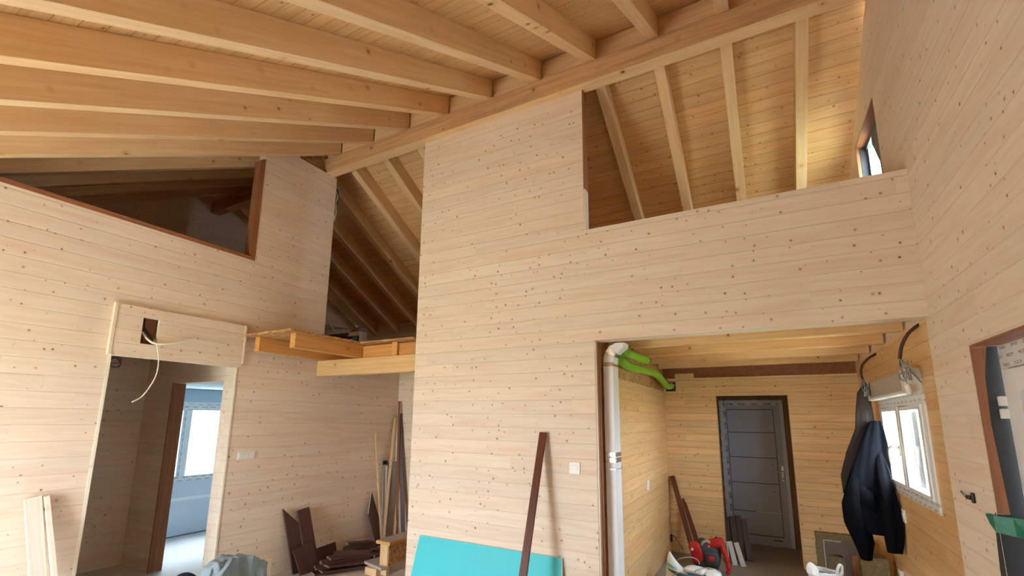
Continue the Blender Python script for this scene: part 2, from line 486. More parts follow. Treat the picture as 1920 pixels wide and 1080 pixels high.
# ------------------------------------------------------------------ measures
XL, YF, XR, YB, XG = -4.978, 3.98, 0.986, 6.985, -7.70
XA, XB, XO, XH = -3.356, -1.382, -1.31, -1.274
ZB, ZT, ZS, ZH = 4.994, 5.2076, 3.5026, 2.4437
YBM0, YBM1 = 3.8985, 4.036
def nz(y): return ZT - 0.5414 * (YBM0 - y)            # underside of near rafters
def fz(y): return 5.2276 - 0.5682 * (y - YBM1)         # underside of far rafters
RD = 0.226                                             # vertical depth of rafters
Y0 = -1.6
def rx(i): return -4.81 + 0.592 * i                    # rafter centre lines

# ------------------------------------------------------------------ shell
mb = MB(); mb.box((-1.42, 4.1, -0.12), (1.2, 8.3, 0.0))
struct(mb.build('floor_hall', 'floor_hall'), 'brown-grey screed floor of the hall', 'floor')
mb = MB(); mb.box((-7.9, -1.9, -0.12), (-1.42, 8.3, 0.0)); mb.box((-1.42, -1.9, -0.12), (1.2, 4.1, 0.0))
struct(mb.build('floor', 'floor'), 'grey concrete screed floor', 'floor')

# left wall, boards run along Y
mb = MB()
x0, x1 = -5.10, XL
def wl(poly): mb.prism([(x0, y, z) for y, z in poly], (x1 - x0, 0, 0))
wl([(Y0, 0), (1.854, 0), (1.854, 2.265), (Y0, 2.265)])
wl([(Y0, 2.265), (1.90, 2.265), (1.90, 2.69), (Y0, 2.69)])
wl([(2.985, 0), (5.67, 0), (5.67, 2.265), (2.985, 2.265)])
wl([(2.95, 2.265), (5.67, 2.265), (5.67, 2.60), (2.95, 2.60)])
wl([(2.95, 2.60), (4.08, 2.60), (4.08, 2.69), (2.95, 2.69)])
wl([(Y0, 2.69), (4.08, 2.69), (4.08, 3.48), (0.55, 3.48), (0.55, nz(0.55) + 0.2), (Y0, nz(Y0) + 0.2)])
wl([(3.045, 3.48), (4.08, 3.48), (4.08, ZB), (3.50, ZB), (3.44, ZB + 0.12), (3.045, nz(3.045) + 0.19)])
struct(mb.build('wall_left', 'pine_Y'), 'pale pine boarded wall with door niche and triangular hatch', 'wall')
# front wall
mb = MB()
def wf(lo, hi): mb.box((lo[0], YF, lo[1]), (hi[0], 4.14, hi[1]))
mb.box((XA, YF, ZS), (XB, 4.08, ZB)); wf((XA, 0), (XB, ZS)); wf((XB, ZH), (XR, ZS)); wf((XB, 0), (XO, ZH))
struct(mb.build('wall_front', 'pine_X'), 'tall pale pine partition under the ridge beam, with hall opening', 'wall')
# alcove back and its far side
mb = MB(); mb.box((-5.1, 5.55, 0), (-3.2, 5.67, 2.60))
struct(mb.build('wall_alcove_back', 'pine_X'), 'pine board wall at the back of the alcove', 'wall')
mb = MB(); mb.box((XA, 4.14, 0), (-3.25, 5.55, 2.60))
struct(mb.build('wall_alcove_side', 'pine_Y'))
# right wall, main room part and loft part (pale)
mb = MB()
xr1 = 1.15
def wr(poly): mb.prism([(XR, y, z) for y, z in poly], (xr1 - XR, 0, 0))
wr([(Y0, 0), (1.15, 0), (1.15, 2.165), (Y0, 2.165)])
wr([(Y0, 2.165), (YF, 2.165), (YF, ZH), (Y0, ZH)])
wr([(3.409, 0), (4.06, 0), (4.06, 2.165), (3.409, 2.165)])
wr([(YF, 2.165), (4.06, 2.165), (4.06, ZH), (YF, ZH)])
yl0, yl1, zl0, zl1 = 4.58, 5.44, 3.62, 4.462
wr([(Y0, ZH), (YF, ZH), (YF, nz(YF) + 0.2), (YBM0, nz(YBM0) + 0.2), (Y0, nz(Y0) + 0.2)])
wr([(YF, ZH), (8.0, ZH), (8.0, zl0), (YF, zl0)])
wr([(YF, zl0), (yl0, zl0), (yl0, fz(yl0) + 0.2), (YF, fz(YF) + 0.16)])
wr([(yl1, zl0), (7.3, zl0), (6.9, fz(6.9) + 0.2), (yl1, fz(yl1) + 0.2)])
wr([(yl0, zl1), (yl1, zl1), (yl1, fz(yl1) + 0.2), (yl0, fz(yl0) + 0.2)])
struct(mb.build('wall_right', 'pine_Y'), 'pale pine gable wall on the right', 'wall')
mb = MB()
wy0, wy1, wz0, wz1 = 4.36, 5.88, 1.13, 2.0
mb.box((XR, YF + 0.08, 0), (xr1, wy0, ZH)); mb.box((XR, wy1, 0), (xr1, 7.2, ZH))
mb.box((XR, wy0, 0), (xr1, wy1, wz0)); mb.box((XR, wy0, wz1), (xr1, wy1, ZH))
struct(mb.build('wall_hall_right', 'hall_Y'), 'varnished orange pine wall with hall window', 'wall')
# hall left wall
mb = MB(); mb.box((-7.7, 7.2, 0), (-1.5, 7.3, 2.6))
struct(mb.build('wall_far', 'plaster'))
mb = MB(); mb.box((-1.40, 4.335, 0), (XH, YB, 2.15)); mb.box((-1.40, 4.14, 0), (-1.312, 4.335, 2.62))
struct(mb.build('wall_hall_left', 'hall_Y'), 'varnished pine wall on the left of the hall', 'wall')
mb = MB(); mb.box((-1.40, 4.335, 2.15), (XH - 0.012, YB, 2.62))
struct(mb.build('trim_1', 'osb'), 'strand board strip above the hall wall boards', 'board strip')
# hall back wall with opening to the entrance recess
ox0, ox1, oz = -0.6023, 0.242, 2.08
mb = MB()
mb.box((-1.40, YB, 0), (ox0, 7.12, 2.33)); mb.box((ox1, YB, 0), (XR, 7.12, 2.33)); mb.box((ox0, YB, oz), (ox1, 7.12, 2.33))
mb.box((-0.87, YB, 2.33), (-1.12, 7.12, 2.40))
struct(mb.build('wall_hall_back', 'hall_X'), 'varnished knotty pine wall at the back of the hall', 'wall')
mb = MB(); mb.box((-1.40, YB + 0.03, 2.33), (XR, YB + 0.1, 2.62))
struct(mb.build('trim_2', 'red_Y'), 'brown header strip over the hall back wall', 'trim')
# entrance recess
mb = MB(); mb.box((-1.5, 8.06, 0), (-0.70, 8.2, 2.5)); mb.box((0.28, 8.06, 0), (1.2, 8.2, 2.5)); mb.box((-0.70, 8.06, 2.13), (0.28, 8.2, 2.5))
struct(mb.build('wall_entrance', 'hall_X'))
mb = MB(); mb.box((-1.5, 7.12, 0), (-1.4, 8.06, 2.5)); mb.box((1.0, 7.12, 0), (1.1, 8.06, 2.5)); mb.box((-1.5, 7.12, 2.42), (1.1, 8.2, 2.5))
struct(mb.build('wall_entrance_side', 'hall_Y'))
# side passage beyond the niche and the plasterboard room
mb = MB()
mb.box((-5.19, 2.985, 0), (-5.10, 3.10, 2.12)); mb.box((-6.97, 2.985, 0), (-6.20, 3.10, 2.60)); mb.box((-6.1999, 2.985, 2.12), (-5.10, 3.10, 2.60))
struct(mb.build('wall_passage_right', 'pine_X'), 'pine boarded passage wall with the room doorway', 'wall')
mb = MB(); mb.box((-6.97, 0.9, 0), (-6.85, 2.985, 2.60))
struct(mb.build('wall_passage_back', 'pine_Y'), 'pine boarded wall at the end of the passage', 'wall')
mb = MB(); mb.box((-6.97, 0.8, 0), (-5.1, 0.9, 2.60)); 
struct(mb.build('wall_passage_left', 'pine_X'))
mb = MB(); mb.box((-7.7, Y0, 2.60), (-5.1, 7.2, 2.66))
struct(mb.build('floor_attic', 'osb'))
# west gable wall with room window
gy0, gy1, gz0, gz1 = 3.35, 4.95, 0.78, 1.92
mb = MB()
def wg(poly): mb.prism([(XG - 0.22, y, z) for y, z in poly], (0.22, 0, 0))
wg([(Y0, 0), (gy0, 0), (gy0, 2.6), (Y0, 2.6)]); wg([(gy1, 0), (7.2, 0), (7.2, 2.6), (gy1, 2.6)])
wg([(gy0, 0), (gy1, 0), (gy1, gz0), (gy0, gz0)]); wg([(gy0, gz1), (gy1, gz1), (gy1, 2.6), (gy0, 2.6)])
struct(mb.build('wall_room_window', 'plaster'), 'pale plasterboard wall under the side room window', 'wall')
mb = MB()
wg([(Y0, 2.6), (7.2, 2.6), (7.2, fz(7.2) + 0.2), (YBM1, fz(YBM1) + 0.2), (YBM0, nz(YBM0) + 0.2), (Y0, nz(Y0) + 0.1)])
struct(mb.build('wall_gable', 'pine_Y'), 'dim boarded gable at the end of the attic', 'wall')
mb = MB(); mb.box((-7.7, 5.4, 0), (-5.1, 5.5, 2.6)); mb.box((-7.7, 3.10, 0), (-6.22, 3.115, 2.6))
struct(mb.build('wall_room_side', 'plaster'))
mb = MB(); mb.box((-7.7, 3.10, 2.14), (-5.1, 5.4, 2.2))
struct(mb.build('ceiling_room', 'plaster'), 'plasterboard ceiling of the side room', 'ceiling')
mb = MB(); mb.box((-7.7, 3.66, 0.16), (-7.692, 3.86, 0.52)); mb.box((-7.7, 3.2, 0.50), (-7.694, 4.9, 0.545))
struct(mb.build('trim_3', 'filler'), 'white filler patches on the room wall', 'filler')
mb = MB(); mb.box((-7.7, 3.12, 0.0), (-7.685, 5.4, 0.012))
struct(mb.build('baseboard_room', 'groove'))
# rear eave wall; the unseen opening is placed and sized for its light
mb = MB()
mb.box((-7.7, Y0 - 0.2, 0), (-4.4, Y0, 2.45)); mb.box((-3.1, Y0 - 0.2, 0), (1.15, Y0, 2.45))
mb.box((-4.4, Y0 - 0.2, 0), (-3.1, Y0, 0.05)); mb.box((-4.4, Y0 - 0.2, 2.0), (-3.1, Y0, 2.45))
struct(mb.build('wall_rear', 'pine_X'), 'pine eave wall behind the camera', 'wall')
# far eave knee wall
mb = MB(); mb.box((-7.7, 7.2, 2.6), (1.24, 7.3, fz(7.2) + 0.24))
struct(mb.build('wall_far_eave', 'pine_X'))
# roof decks
mb = MB()
def pz(ya, yb, f, d0, d1): mb.prism([(-7.95, ya, f(ya) + d0), (-7.95, yb, f(yb) + d0), (-7.95, yb, f(yb) + d1), (-7.95, ya, f(ya) + d1)], (9.11, 0, 0))
pz(-1.95, 3.965, nz, RD, RD + 0.05)
struct(mb.build('ceiling_near_slope', 'deck'), 'tongue and groove roof deck over the room', 'ceiling')
mb = MB()
pz(3.965, 8.4, fz, RD, RD + 0.05)
struct(mb.build('ceiling_far_slope', 'deck'), 'tongue and groove roof deck beyond the ridge', 'ceiling')
# loft floors
mb = MB(); mb.box((-7.7, 4.10, 2.60), (XA, 7.2, 2.622))
struct(mb.build('floor_loft_left', 'osb'))
mb = MB(); mb.box((XA, 4.14, 2.644), (XR, 7.2, 2.67))
struct(mb.build('floor_loft_hall', 'deck'), 'boarded ceiling over the hall joists', 'ceiling')

# trims
mb = MB(); mb.prism([(XL - 0.12, 0.60, 3.48), (XL - 0.12, 3.045, 3.48), (XL - 0.12, 3.045, 3.52), (XL - 0.12, 0.60, 3.52)], (0.124, 0, 0))
struct(mb.build('trim_4', 'red_Y'), 'reddish sill trim along the triangular hatch', 'trim')
mb = MB(); mb.prism([(XL - 0.12, 2.995, 3.52), (XL - 0.12, 3.045, 3.48), (XL - 0.12, 3.045, nz(3.045) - 0.01), (XL - 0.12, 2.995, nz(2.995) - 0.01)], (0.126, 0, 0))
struct(mb.build('trim_5', 'red_Z'), 'reddish upright trim on the triangular hatch', 'trim')
mb = MB(); mb.box((-6.215, 2.975, 0), (-6.195, 3.115, 2.12))
struct(mb.build('trim_6', 'red_Z'), 'reddish jamb of the side room doorway', 'trim')
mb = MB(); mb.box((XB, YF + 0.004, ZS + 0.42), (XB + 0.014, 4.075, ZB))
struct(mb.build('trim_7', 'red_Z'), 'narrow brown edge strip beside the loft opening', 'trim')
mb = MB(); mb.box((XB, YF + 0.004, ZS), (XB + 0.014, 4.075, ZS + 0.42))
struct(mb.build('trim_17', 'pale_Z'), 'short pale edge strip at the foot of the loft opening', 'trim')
mb = MB(); mb.box((XO, YF + 0.006, 0), (XO + 0.006, 4.02, ZH - 0.003)); 
struct(mb.build('trim_8', 'pale_Z'), 'pale board edge of the hall opening', 'trim')
mb = MB(); mb.box((XO - 0.02, 4.02, 0), (XO + 0.004, 4.075, ZH - 0.002)); mb.box((XO - 0.02, 4.083, 0), (XO + 0.008, 4.139, ZH - 0.002))
struct(mb.build('trim_9', 'red_Z'), 'rough brown jamb timbers of the hall opening', 'trim')
mb = MB(); mb.box((ox1 - 0.005, 7.12, 0), (ox1 + 0.08, 7.13, 2.1))
struct(mb.build('trim_10', 'vest'))
mb = MB(); mb.box((0.20, 8.0, 0), (0.30, 8.06, 2.14)); mb.box((-0.72, 8.0, 2.055), (0.20, 8.06, 2.14)); mb.box((-0.72, 8.0, 0), (-0.655, 8.06, 2.055))
struct(mb.build('trim_11', 'vest'), 'brown timber frame around the grey entrance door', 'trim')
mb = MB(); mb.prism([(XL - 0.1, 3.40, ZB + 0.01), (XL - 0.1, 4.10, ZB + 0.01), (XL - 0.1, 4.10, nz(4.0) + 0.2), (XL - 0.1, 3.40, nz(3.40) + 0.2)], (0.05, 0, 0))
struct(mb.build('trim_12', 'osb'), 'strand board filler over the left wall beside the ridge beam', 'board')
mb = MB(); mb.box((XL - 0.12, 3.49, ZB - 0.002), (XL + 0.004, 4.084, ZB + 0.014))
struct(mb.build('trim_13', 'red_Y'))
mb = MB(); mb.box((XL + 0.001, 1.846, 0), (XL + 0.006, 1.868, 2.262)); mb.box((XL + 0.001, 2.972, 0), (XL + 0.006, 2.99, 2.262))
struct(mb.build('trim_14', 'pale_Z'), 'pale corner beads of the door niche', 'trim')

# ------------------------------------------------------------------ roof timbers
ORD = ['first', 'second', 'third', 'fourth', 'fifth', 'sixth', 'seventh', 'eighth', 'ninth', 'tenth', 'eleventh', 'twelfth', 'thirteenth', 'fourteenth']
mb = MB(); mb.box((-3.9, -0.069, 0), (1.25 + 0.0, 0.069, ZT - ZB)); 
mb2 = MB(); mb2.box((XG + 3.2, -0.069, 0), (4.4, 0.069, ZT - ZB)); mb2.bm.free()
mb.bm.free()
mb = MB(); mb.box((-4.38, -0.0687, 0), (4.38, 0.0687, ZT - ZB - 0.001))
o = mb.build('ridge_beam', 'beam_X', loc=(-3.34, (YBM0 + YBM1) / 2, ZB), bevel=0.003)
mb = MB(); mb.box((-4.0, -0.068, -0.0035), (4.325, 0.068, -0.0005)); lab(mb.build('lit_underside', 'timber_X', o), 'pale strip under the beam with the light painted in')  # thin paler strip puts the light from below into the beam's colour
tag(o, 'long knotty ridge beam under the roof, on top of the tall partition', 'beam', kind='thing')

def slope_timber(name, x, yt, yb, f, sgn, w, mat='timber_X'):
    """rafter from yt (ridge end) to yb (eave end); local X runs down the slope"""
    ang = math.atan(0.5414 if sgn < 0 else 0.5682)
    d = V((0, sgn * math.cos(ang), -math.sin(ang)))
    u = V((0, sgn * math.sin(ang), math.cos(ang)))
    L = abs(yb - yt) / math.cos(ang)
    hv = RD - 0.001
    dx, dz = -math.sin(ang) * hv, math.cos(ang) * hv
    mb = MB()
    mb.prism([(0, -w / 2, 0), (L, -w / 2, 0), (L + dx, -w / 2, dz), (dx, -w / 2, dz)], (0, w, 0))
    side = u.cross(d)
    mw = Matrix((d, side, u)).transposed().to_4x4()
    mw.translation = V((x, yt, f(yt)))
    return mb.build(name, mat, mat_w=mw, bevel=0.003)

near_n = {}
for i in range(-4, 10):
    o = slope_timber('near_rafter', rx(i), 3.93, -1.58, nz, -1, 0.1)
    if i < 0:
        l = 'dim near-slope rafter over the attic seen through the triangular hatch, %s beyond the left wall' % ORD[-i - 1]
        g = 'attic rafters behind the triangular hatch'
    else:
        l = 'pine rafter over the room resting on the ridge beam, %s from the left wall' % ORD[i]
        g = 'near-slope rafters over the room'
    tag(o, l, 'rafter', g, 'thing')
for i in (-4, -3, -2, -1, 0, 1, 2, 6, 7, 8, 9):
    o = slope_timber('far_rafter', rx(i), YBM1 + 0.002, 7.19, fz, 1, 0.1)
    if i < 0:
        l = 'dim far-slope rafter over the dark loft, %s beyond the left wall end' % ORD[-i - 1]
        g = 'far-slope rafters seen in the gap over the alcove'
    elif i < 3:
        l = 'far-slope rafter above the alcove gap, %s from the left wall end towards the tall partition' % ORD[i]
        g = 'far-slope rafters seen in the gap over the alcove'
    else:
        l = 'pale far-slope rafter in the loft opening, %s from the tall partition' % ORD[i - 6]
        g = 'far-slope rafters seen in the loft opening'
    tag(o, l, 'rafter', g, 'thing')
for i in range(-4, 9):
    mb = MB(); mb.box((-0.244, -0.011, 0), (0.244, 0.011, 0.225))
    o = mb.build('blocking_board', 'timber_X', loc=(rx(i) + 0.296, 3.955, ZT + 0.012))
    tag(o, ('blocking board on the ridge beam between the %s and %s rafters from the left wall' % (ORD[i], ORD[i + 1])) if i >= 0
        else 'blocking board on the ridge beam over the attic, %s beyond the left wall' % ORD[-i - 1], 'board', 'blocking boards on the ridge beam', 'thing')
# hall ceiling joists, run along X
for k, y in enumerate((4.60, 5.29, 5.98, 6.67)):
    mb = MB(); mb.box((-1.10, -0.04, 0), (1.10, 0.04, 0.198))
    o = mb.build('hall_joist', 'amber_X', loc=(-0.155, y, ZH + 0.001), bevel=0.003)
    o.scale = (1.018, 1, 1)
    tag(o, 'orange pine joist under the hall ceiling, %s behind the opening header' % ORD[k], 'joist', 'hall ceiling joists', 'thing')

# ------------------------------------------------------------------ mezzanine over the alcove
mb = MB(); mb.box((-0.8, -0.06, 0), (0.8, 0.06, 0.194))
o = mb.build('mezzanine_beam', 'amber_X', loc=(-4.17, 4.061, 2.247), bevel=0.004)
tag(o, 'yellow timber beam spanning the alcove between left wall and tall partition', 'beam', kind='thing')
for k, (x, ya) in enumerate(((-4.85, 3.10), (-4.255, 3.10), (-3.685, 4.0))):
    mb = MB(); mb.box((-0.04, 0, 0), (0.04, 5.5 - ya, 0.156))
    o = mb.build('mezzanine_joist', 'timber_Y', loc=(x, ya, 2.443), bevel=0.003)
    tag(o, ('long mezzanine joist jutting out against the left wall', 'long mezzanine joist jutting out over the middle of the alcove beam',
            'short mezzanine joist ending flush on the alcove beam')[k], 'joist', kind='thing')
for k, (xa, xb) in enumerate(((-4.21, -3.729), (-3.641, -3.36))):
    mb = MB(); mb.box((xa, 4.03, 2.442), (xb, 4.06, 2.585))
    o = mb.build('rim_board', 'orange_X')
    tag(o, ('orange rim board between the two right-hand mezzanine joists', 'short orange rim board beside the tall partition')[k], 'board', kind='thing')
mb = MB()
mb.box((XL + 0.002, 3.0, 2.601), (-4.16, 4.09, 2.622)); mb.box((-4.16, 3.93, 2.601), (XA - 0.002, 4.09, 2.622))
o = mb.build('mezzanine_deck', 'osb')
tag(o, 'thin strand board deck lying on the mezzanine joists', 'deck', kind='thing')

# cartons on the loft floor
t = thing('open_carton', 'dark grey carton with raised white flaps on the loft floor', 'box', (-5.26, 4.62, 2.623))
mb = MB(); mb.box((-0.21, -0.12, 0), (0.25, 0.14, 0.27)); mb.build('carton_body', 'card', t)
mb = MB(); mb.prism([(-0.24, -0.12, 0.27), (-0.02, -0.12, 0.30), (-0.02, -0.22, 0.40), (-0.27, -0.2, 0.36)], (0, 0.006, 0.004)); lab(mb.build('flap', 'cardwhite', t), 'raised white flap')
mb = MB(); mb.prism([(-0.25, -0.13, 0.21), (-0.06, -0.13, 0.19), (-0.02, -0.22, 0.22), (-0.22, -0.24, 0.25)], (0, 0.004, 0.006)); lab(mb.build('flap', 'cardwhite', t), 'folded white flap')
mb = MB(); mb.box((0.10, -0.1205, 0.15), (0.22, -0.12, 0.23)); mb.build('printed_panel', 'black', t)
t = thing('printed_carton', 'small white and blue printed carton beside the dark carton', 'box', (-4.875, 4.5, 2.623))
mb = MB(); mb.box((-0.10, -0.02, 0), (0.10, 0.12, 0.27)); mb.build('carton_body', 'dusty', t)
mb = MB(); mb.box((-0.102, -0.0215, 0.03), (0.102, -0.02, 0.21)); mb.build('printed_panel', 'black', t)
mb = MB(); mb.box((-0.1, -0.023, 0.05), (-0.01, -0.0215, 0.17)); lab(mb.build('label_patch', 'cardwhite', t), 'white patch')
mb = MB(); mb.box((-0.01, -0.023, 0.11), (0.07, -0.0215, 0.2)); mb.box((0.0, -0.023, 0.06), (0.03, -0.0215, 0.11)); lab(mb.build('label_patch', 'blue', t), 'blue patch')
mb = MB(); mb.prism([(-0.1, -0.02, 0.27), (0.1, -0.02, 0.27), (0.12, 0.05, 0.35), (-0.06, 0.06, 0.34)], (0, 0.004, 0.004)); mb.build('flap', 'card', t)
# loose cable at the left wall's upper end
mb = MB(); mb.tube(spline([(XL + 0.004, 4.088, 4.80), (XL + 0.03, 4.094, 4.72), (XL + 0.005, 4.09, 4.62), (XL + 0.02, 4.094, 4.5), (XL - 0.01, 4.092, 4.36)], 6), 0.006, 8)
tag(mb.build('loose_cable', 'wire', smooth=True), 'loose grey cable hanging down the upper end of the left wall', 'cable', kind='thing')
mb = MB(); mb.tube(spline([(XL + 0.0, 4.095, 4.84), (XL + 0.025, 4.105, 4.74), (XL + 0.0, 4.10, 4.62)], 6), 0.013, 8)
tag(mb.build('conduit_stub', 'black', smooth=True), 'short black conduit stub at the upper end of the left wall', 'conduit', kind='thing')

# ------------------------------------------------------------------ access panel over the niche
t = thing('access_panel', 'boarded box panel with a square hole above the door niche', 'panel', (XL, 2.43, 2.5))
mb = MB()
Yc, Zc = 2.43, 2.5
def apb(y0, y1, z0, z1): mb.box((0.001, y0 - Yc, z0 - Zc), (0.032, y1 - Yc, z1 - Zc))
apb(1.845, 2.052, 2.262, 2.716); apb(2.184, 3.01, 2.262, 2.716); apb(2.052, 2.184, 2.262, 2.383); apb(2.052, 2.184, 2.625, 2.716)
mb.build('panel_face', 'pine_Y', t)
mb = MB(); mb.box((0.001, 1.826 - Yc, 2.258 - Zc), (0.038, 1.848 - Yc, 2.72 - Zc)); mb.build('edge_strip', 'pale_Z', t)
mb = MB(); mb.box((0.001, 3.01 - Yc, 2.30 - Zc), (0.038, 3.028 - Yc, 2.72 - Zc)); mb.build('edge_strip', 'pale_Z', t)
mb = MB(); mb.box((0.001, 1.848 - Yc, 2.252 - Zc), (0.036, 2.99 - Yc, 2.262 - Zc)); mb.build('edge_strip', 'pale_Z', t)
mb = MB(); mb.box((-0.10, 2.02 - Yc, 2.34 - Zc), (-0.085, 2.32 - Yc, 2.66 - Zc)); lab(mb.build('recess_back', 'cardwhite', t), 'pale back of the hole')
mb = MB(); mb.box((-0.085, 2.10 - Yc, 2.34 - Zc), (-0.04, 2.19 - Yc, 2.66 - Zc)); lab(mb.build('recess_stud', 'red_Z', t), 'reddish stud in the hole')
mb = MB(); mb.box((-0.085, 2.02 - Yc, 2.34 - Zc), (-0.02, 2.32 - Yc, 2.40 - Zc)); lab(mb.build('recess_block', 'vest', t), 'brown block in the hole')
mb = MB(); mb.tube(spline([(XL - 0.05, 2.06, 2.66), (XL - 0.03, 2.075, 2.56), (XL + 0.0, 2.12, 2.47), (XL + 0.03, 2.175, 2.405)], 8), 0.013, 10)
tag(mb.build('black_conduit', 'black', smooth=True), 'black conduit bending through the square hole in the panel', 'conduit', kind='thing')
mb = MB(); mb.tube(spline([(XL - 0.04, 2.09, 2.50), (XL + 0.03, 2.11, 2.43), (XL + 0.06, 2.17, 2.395), (XL + 0.07, 2.30, 2.42), (XL + 0.065, 2.42, 2.46), (XL + 0.06, 2.515, 2.495)], 8), 0.0105, 10)
o = mb.build('white_hose', 'cream', smooth=True)
tag(o, 'thick white cable end sticking out sideways from the panel hole', 'cable', kind='thing')
mb = MB(); mb.tube([(XL + 0.06, 2.512, 2.4935), (XL + 0.0595, 2.526, 2.50)], 0.006, 8); mb.build('copper_end', 'black', o, smooth=True)
mb = MB(); mb.tube(spline([(XL + 0.01, 2.15, 2.45), (XL + 0.06, 2.175, 2.38), (XL + 0.065, 2.205, 2.24), (XL + 0.06, 2.205, 2.11), (XL + 0.055, 2.17, 2.0), (XL + 0.05, 2.12, 1.905), (XL + 0.05, 2.052, 1.855)], 8), 0.0055, 8)
tag(mb.build('thin_cable', 'cream', smooth=True), 'thin white cable hanging in a curve below the panel hole', 'cable', kind='thing')
mb = MB()
pts = []
for k in range(60):
    a = k / 60 * 2 * PI * 2.6
    pts.append((-5.15 + 0.02 * math.sin(a * 0.7), 1.965 + 0.042 * math.cos(a) + 0.012 * math.sin(k * 0.35), 2.21 + 0.045 * math.sin(a)))
mb.tube([(-5.12, 1.856, 2.14), (-5.14, 1.90, 2.19)] + pts, 0.0045, 6)
tag(mb.build('coiled_wire', 'groove', smooth=True), 'coil of dark wire hanging in the top corner of the niche', 'wire', kind='thing')

# ------------------------------------------------------------------ switches
def switch(name, label, loc, rot, w, h, n, grp=None):
    t = thing(name, label, 'switch', loc, rot, grp)
    mb = MB(); mb.box((-w / 2, -0.011, -h / 2), (w / 2, -0.0005, h / 2)); mb.build('face_plate', 'white', t, bevel=0.003)
    iw = (w - 0.03) / n
    for k in range(n):
        x = -w / 2 + 0.015 + k * iw
        mb = MB(); mb.prism([(x + 0.002, -0.011, -h * 0.27), (x + 0.002, -0.011, h * 0.27), (x + 0.002, -0.017, h * 0.25), (x + 0.002, -0.0125, -h * 0.25)], (iw - 0.004, 0, 0))
        mb.build('rocker', 'white', t, bevel=0.001)
    return t
switch('wall_switch', 'white single switch on the tall partition beside the hall opening', (-1.511, YF, 1.328), (0, 0, 0), 0.098, 0.098, 1)
switch('triple_switch', 'white three-gang switch on the left wall beside the door niche', (XL, 3.192, 1.325), (0, 0, PI / 2), 0.185, 0.083, 3)
switch('hall_switch', 'small white switch on the varnished left hall wall', (XH, 5.68, 1.01), (0, 0, PI / 2), 0.10, 0.11, 1)
switch('hall_switch', 'small white switch under the hall window beside the dark coat', (XR, 5.46, 0.943), (0, 0, -PI / 2), 0.09, 0.11, 1)

# ------------------------------------------------------------------ leaning boards
def board(name, label, cat, p0, p1, w, t, facing, mat, tip=None, group=None, bev=0.002, endmat=None):
    """board standing from p0 (foot) to p1 (top), width w, thickness t, broad face towards `facing`; tip = (left, right) cut-backs at the top"""
    p0, p1 = V(p0), V(p1)
    z = (p1 - p0).normalized()
    n = V(facing)
    n = (n - z * n.dot(z)).normalized()          # broad face normal
    x = z.cross(n)
    y = z.cross(x)
    L = (p1 - p0).length
    tl, tr = tip or (0, 0)
    mb = MB()
    mb.prism([(-w / 2, -t / 2, 0), (w / 2, -t / 2, 0), (w / 2, -t / 2, L - tr), (-w / 2, -t / 2, L - tl)], (0, t, 0))
    mw = Matrix((x, y, z)).transposed().to_4x4()
    mw.translation = p0
    mats = [mat] + ([endmat] if endmat else [])
    o = mb.build(name, mats, mat_w=mw, bevel=bev)
    if endmat:
        for p in o.data.polygons:
            if abs(p.normal.z) > 0.2: p.material_index = 1
    return tag(o, label, cat, group, 'thing')
# pale boards at the lower left
board('pale_board', 'wide pale grooved board leaning on the left wall, foremost of the pair', 'board', (-4.82, 1.69, 0.0), (-4.945, 1.515, 1.12), 0.098, 0.02, (1, 0.0, 0), 'pale_Z')
board('pale_board', 'thin pale board edge leaning on the left wall behind the wide grooved board', 'board', (-4.80, 1.79, 0.0), (-4.945, 1.591, 1.118), 0.032, 0.045, (1, 0.0, 0), 'pale_Z')
mb = None
# dark boards on the left wall
board('dark_board', 'dark brown board with a long slanted point, leftmost on the left wall', 'board', (-4.80, 3.86, 0), (-4.955, 3.768, 0.71), 0.17, 0.022, (1, 0, 0.1), 'brown_Z', tip=(0, 0.21), endmat='brown_end')
board('dark_board', 'square-topped dark brown board beside the slanted one', 'board', (-4.77, 4.02, 0), (-4.93, 3.94, 0.665), 0.165, 0.022, (1, 0, 0.1), 'brown_Z', endmat='brown_end')
board('dark_board', 'short dark brown board standing in front of the other two', 'board', (-4.70, 3.93, 0), (-4.80, 3.872, 0.285), 0.26, 0.022, (1, 0, 0.1), 'brown_Z')
board('dark_board', 'dark brown board with a sharp point near the alcove corner', 'board', (-4.83, 5.20, 0), (-4.955, 4.99, 0.70), 0.165, 0.022, (1, 0, 0.1), 'brown_Z', tip=(0.26, 0.0), endmat='brown_end')
# strips in the alcove corner
board('timber_strip', 'thin tan strip, leftmost in the alcove corner', 'strip', (-4.80, 5.17, 0), (-4.962, 5.088, 1.527), 0.025, 0.018, (1, -0.3, 0), 'timber_Z')
t = board('metal_profile', 'grey-white profile with a dark cap in the alcove corner', 'profile', (-4.84, 5.22, 0), (-4.95, 5.315, 1.09), 0.05, 0.035, (1, -0.5, 0), 'dusty')
mb = MB(); mb.box((-0.034, -0.026, 1.07), (0.024, 0.022, 1.13)); lab(mb.build('end_cap', 'black', t, bevel=0.008), 'black cap')
mb = MB(); mb.box((0.0, -0.020, 0.02), (0.026, -0.0175, 1.05)); lab(mb.build('face_strip', 'cardwhite', t), 'white face strip')
board('timber_strip', 'tan strip slanting across the alcove corner', 'strip', (-4.79, 5.18, 0), (-4.945, 5.463, 1.74), 0.035, 0.02, (1, -0.5, 0), 'timber_Z')
board('timber_strip', 'tallest brown strip in the alcove corner', 'strip', (-4.72, 5.37, 0), (-4.905, 5.495, 1.985), 0.032, 0.02, (1, -0.6, 0), 'red_Z')
board('dark_board', 'dark brown board edge leaning in the alcove corner', 'board', (-4.62, 5.41, 0), (-4.905, 5.522, 1.80), 0.06, 0.022, (0.6, -1, 0), 'brown_Z')
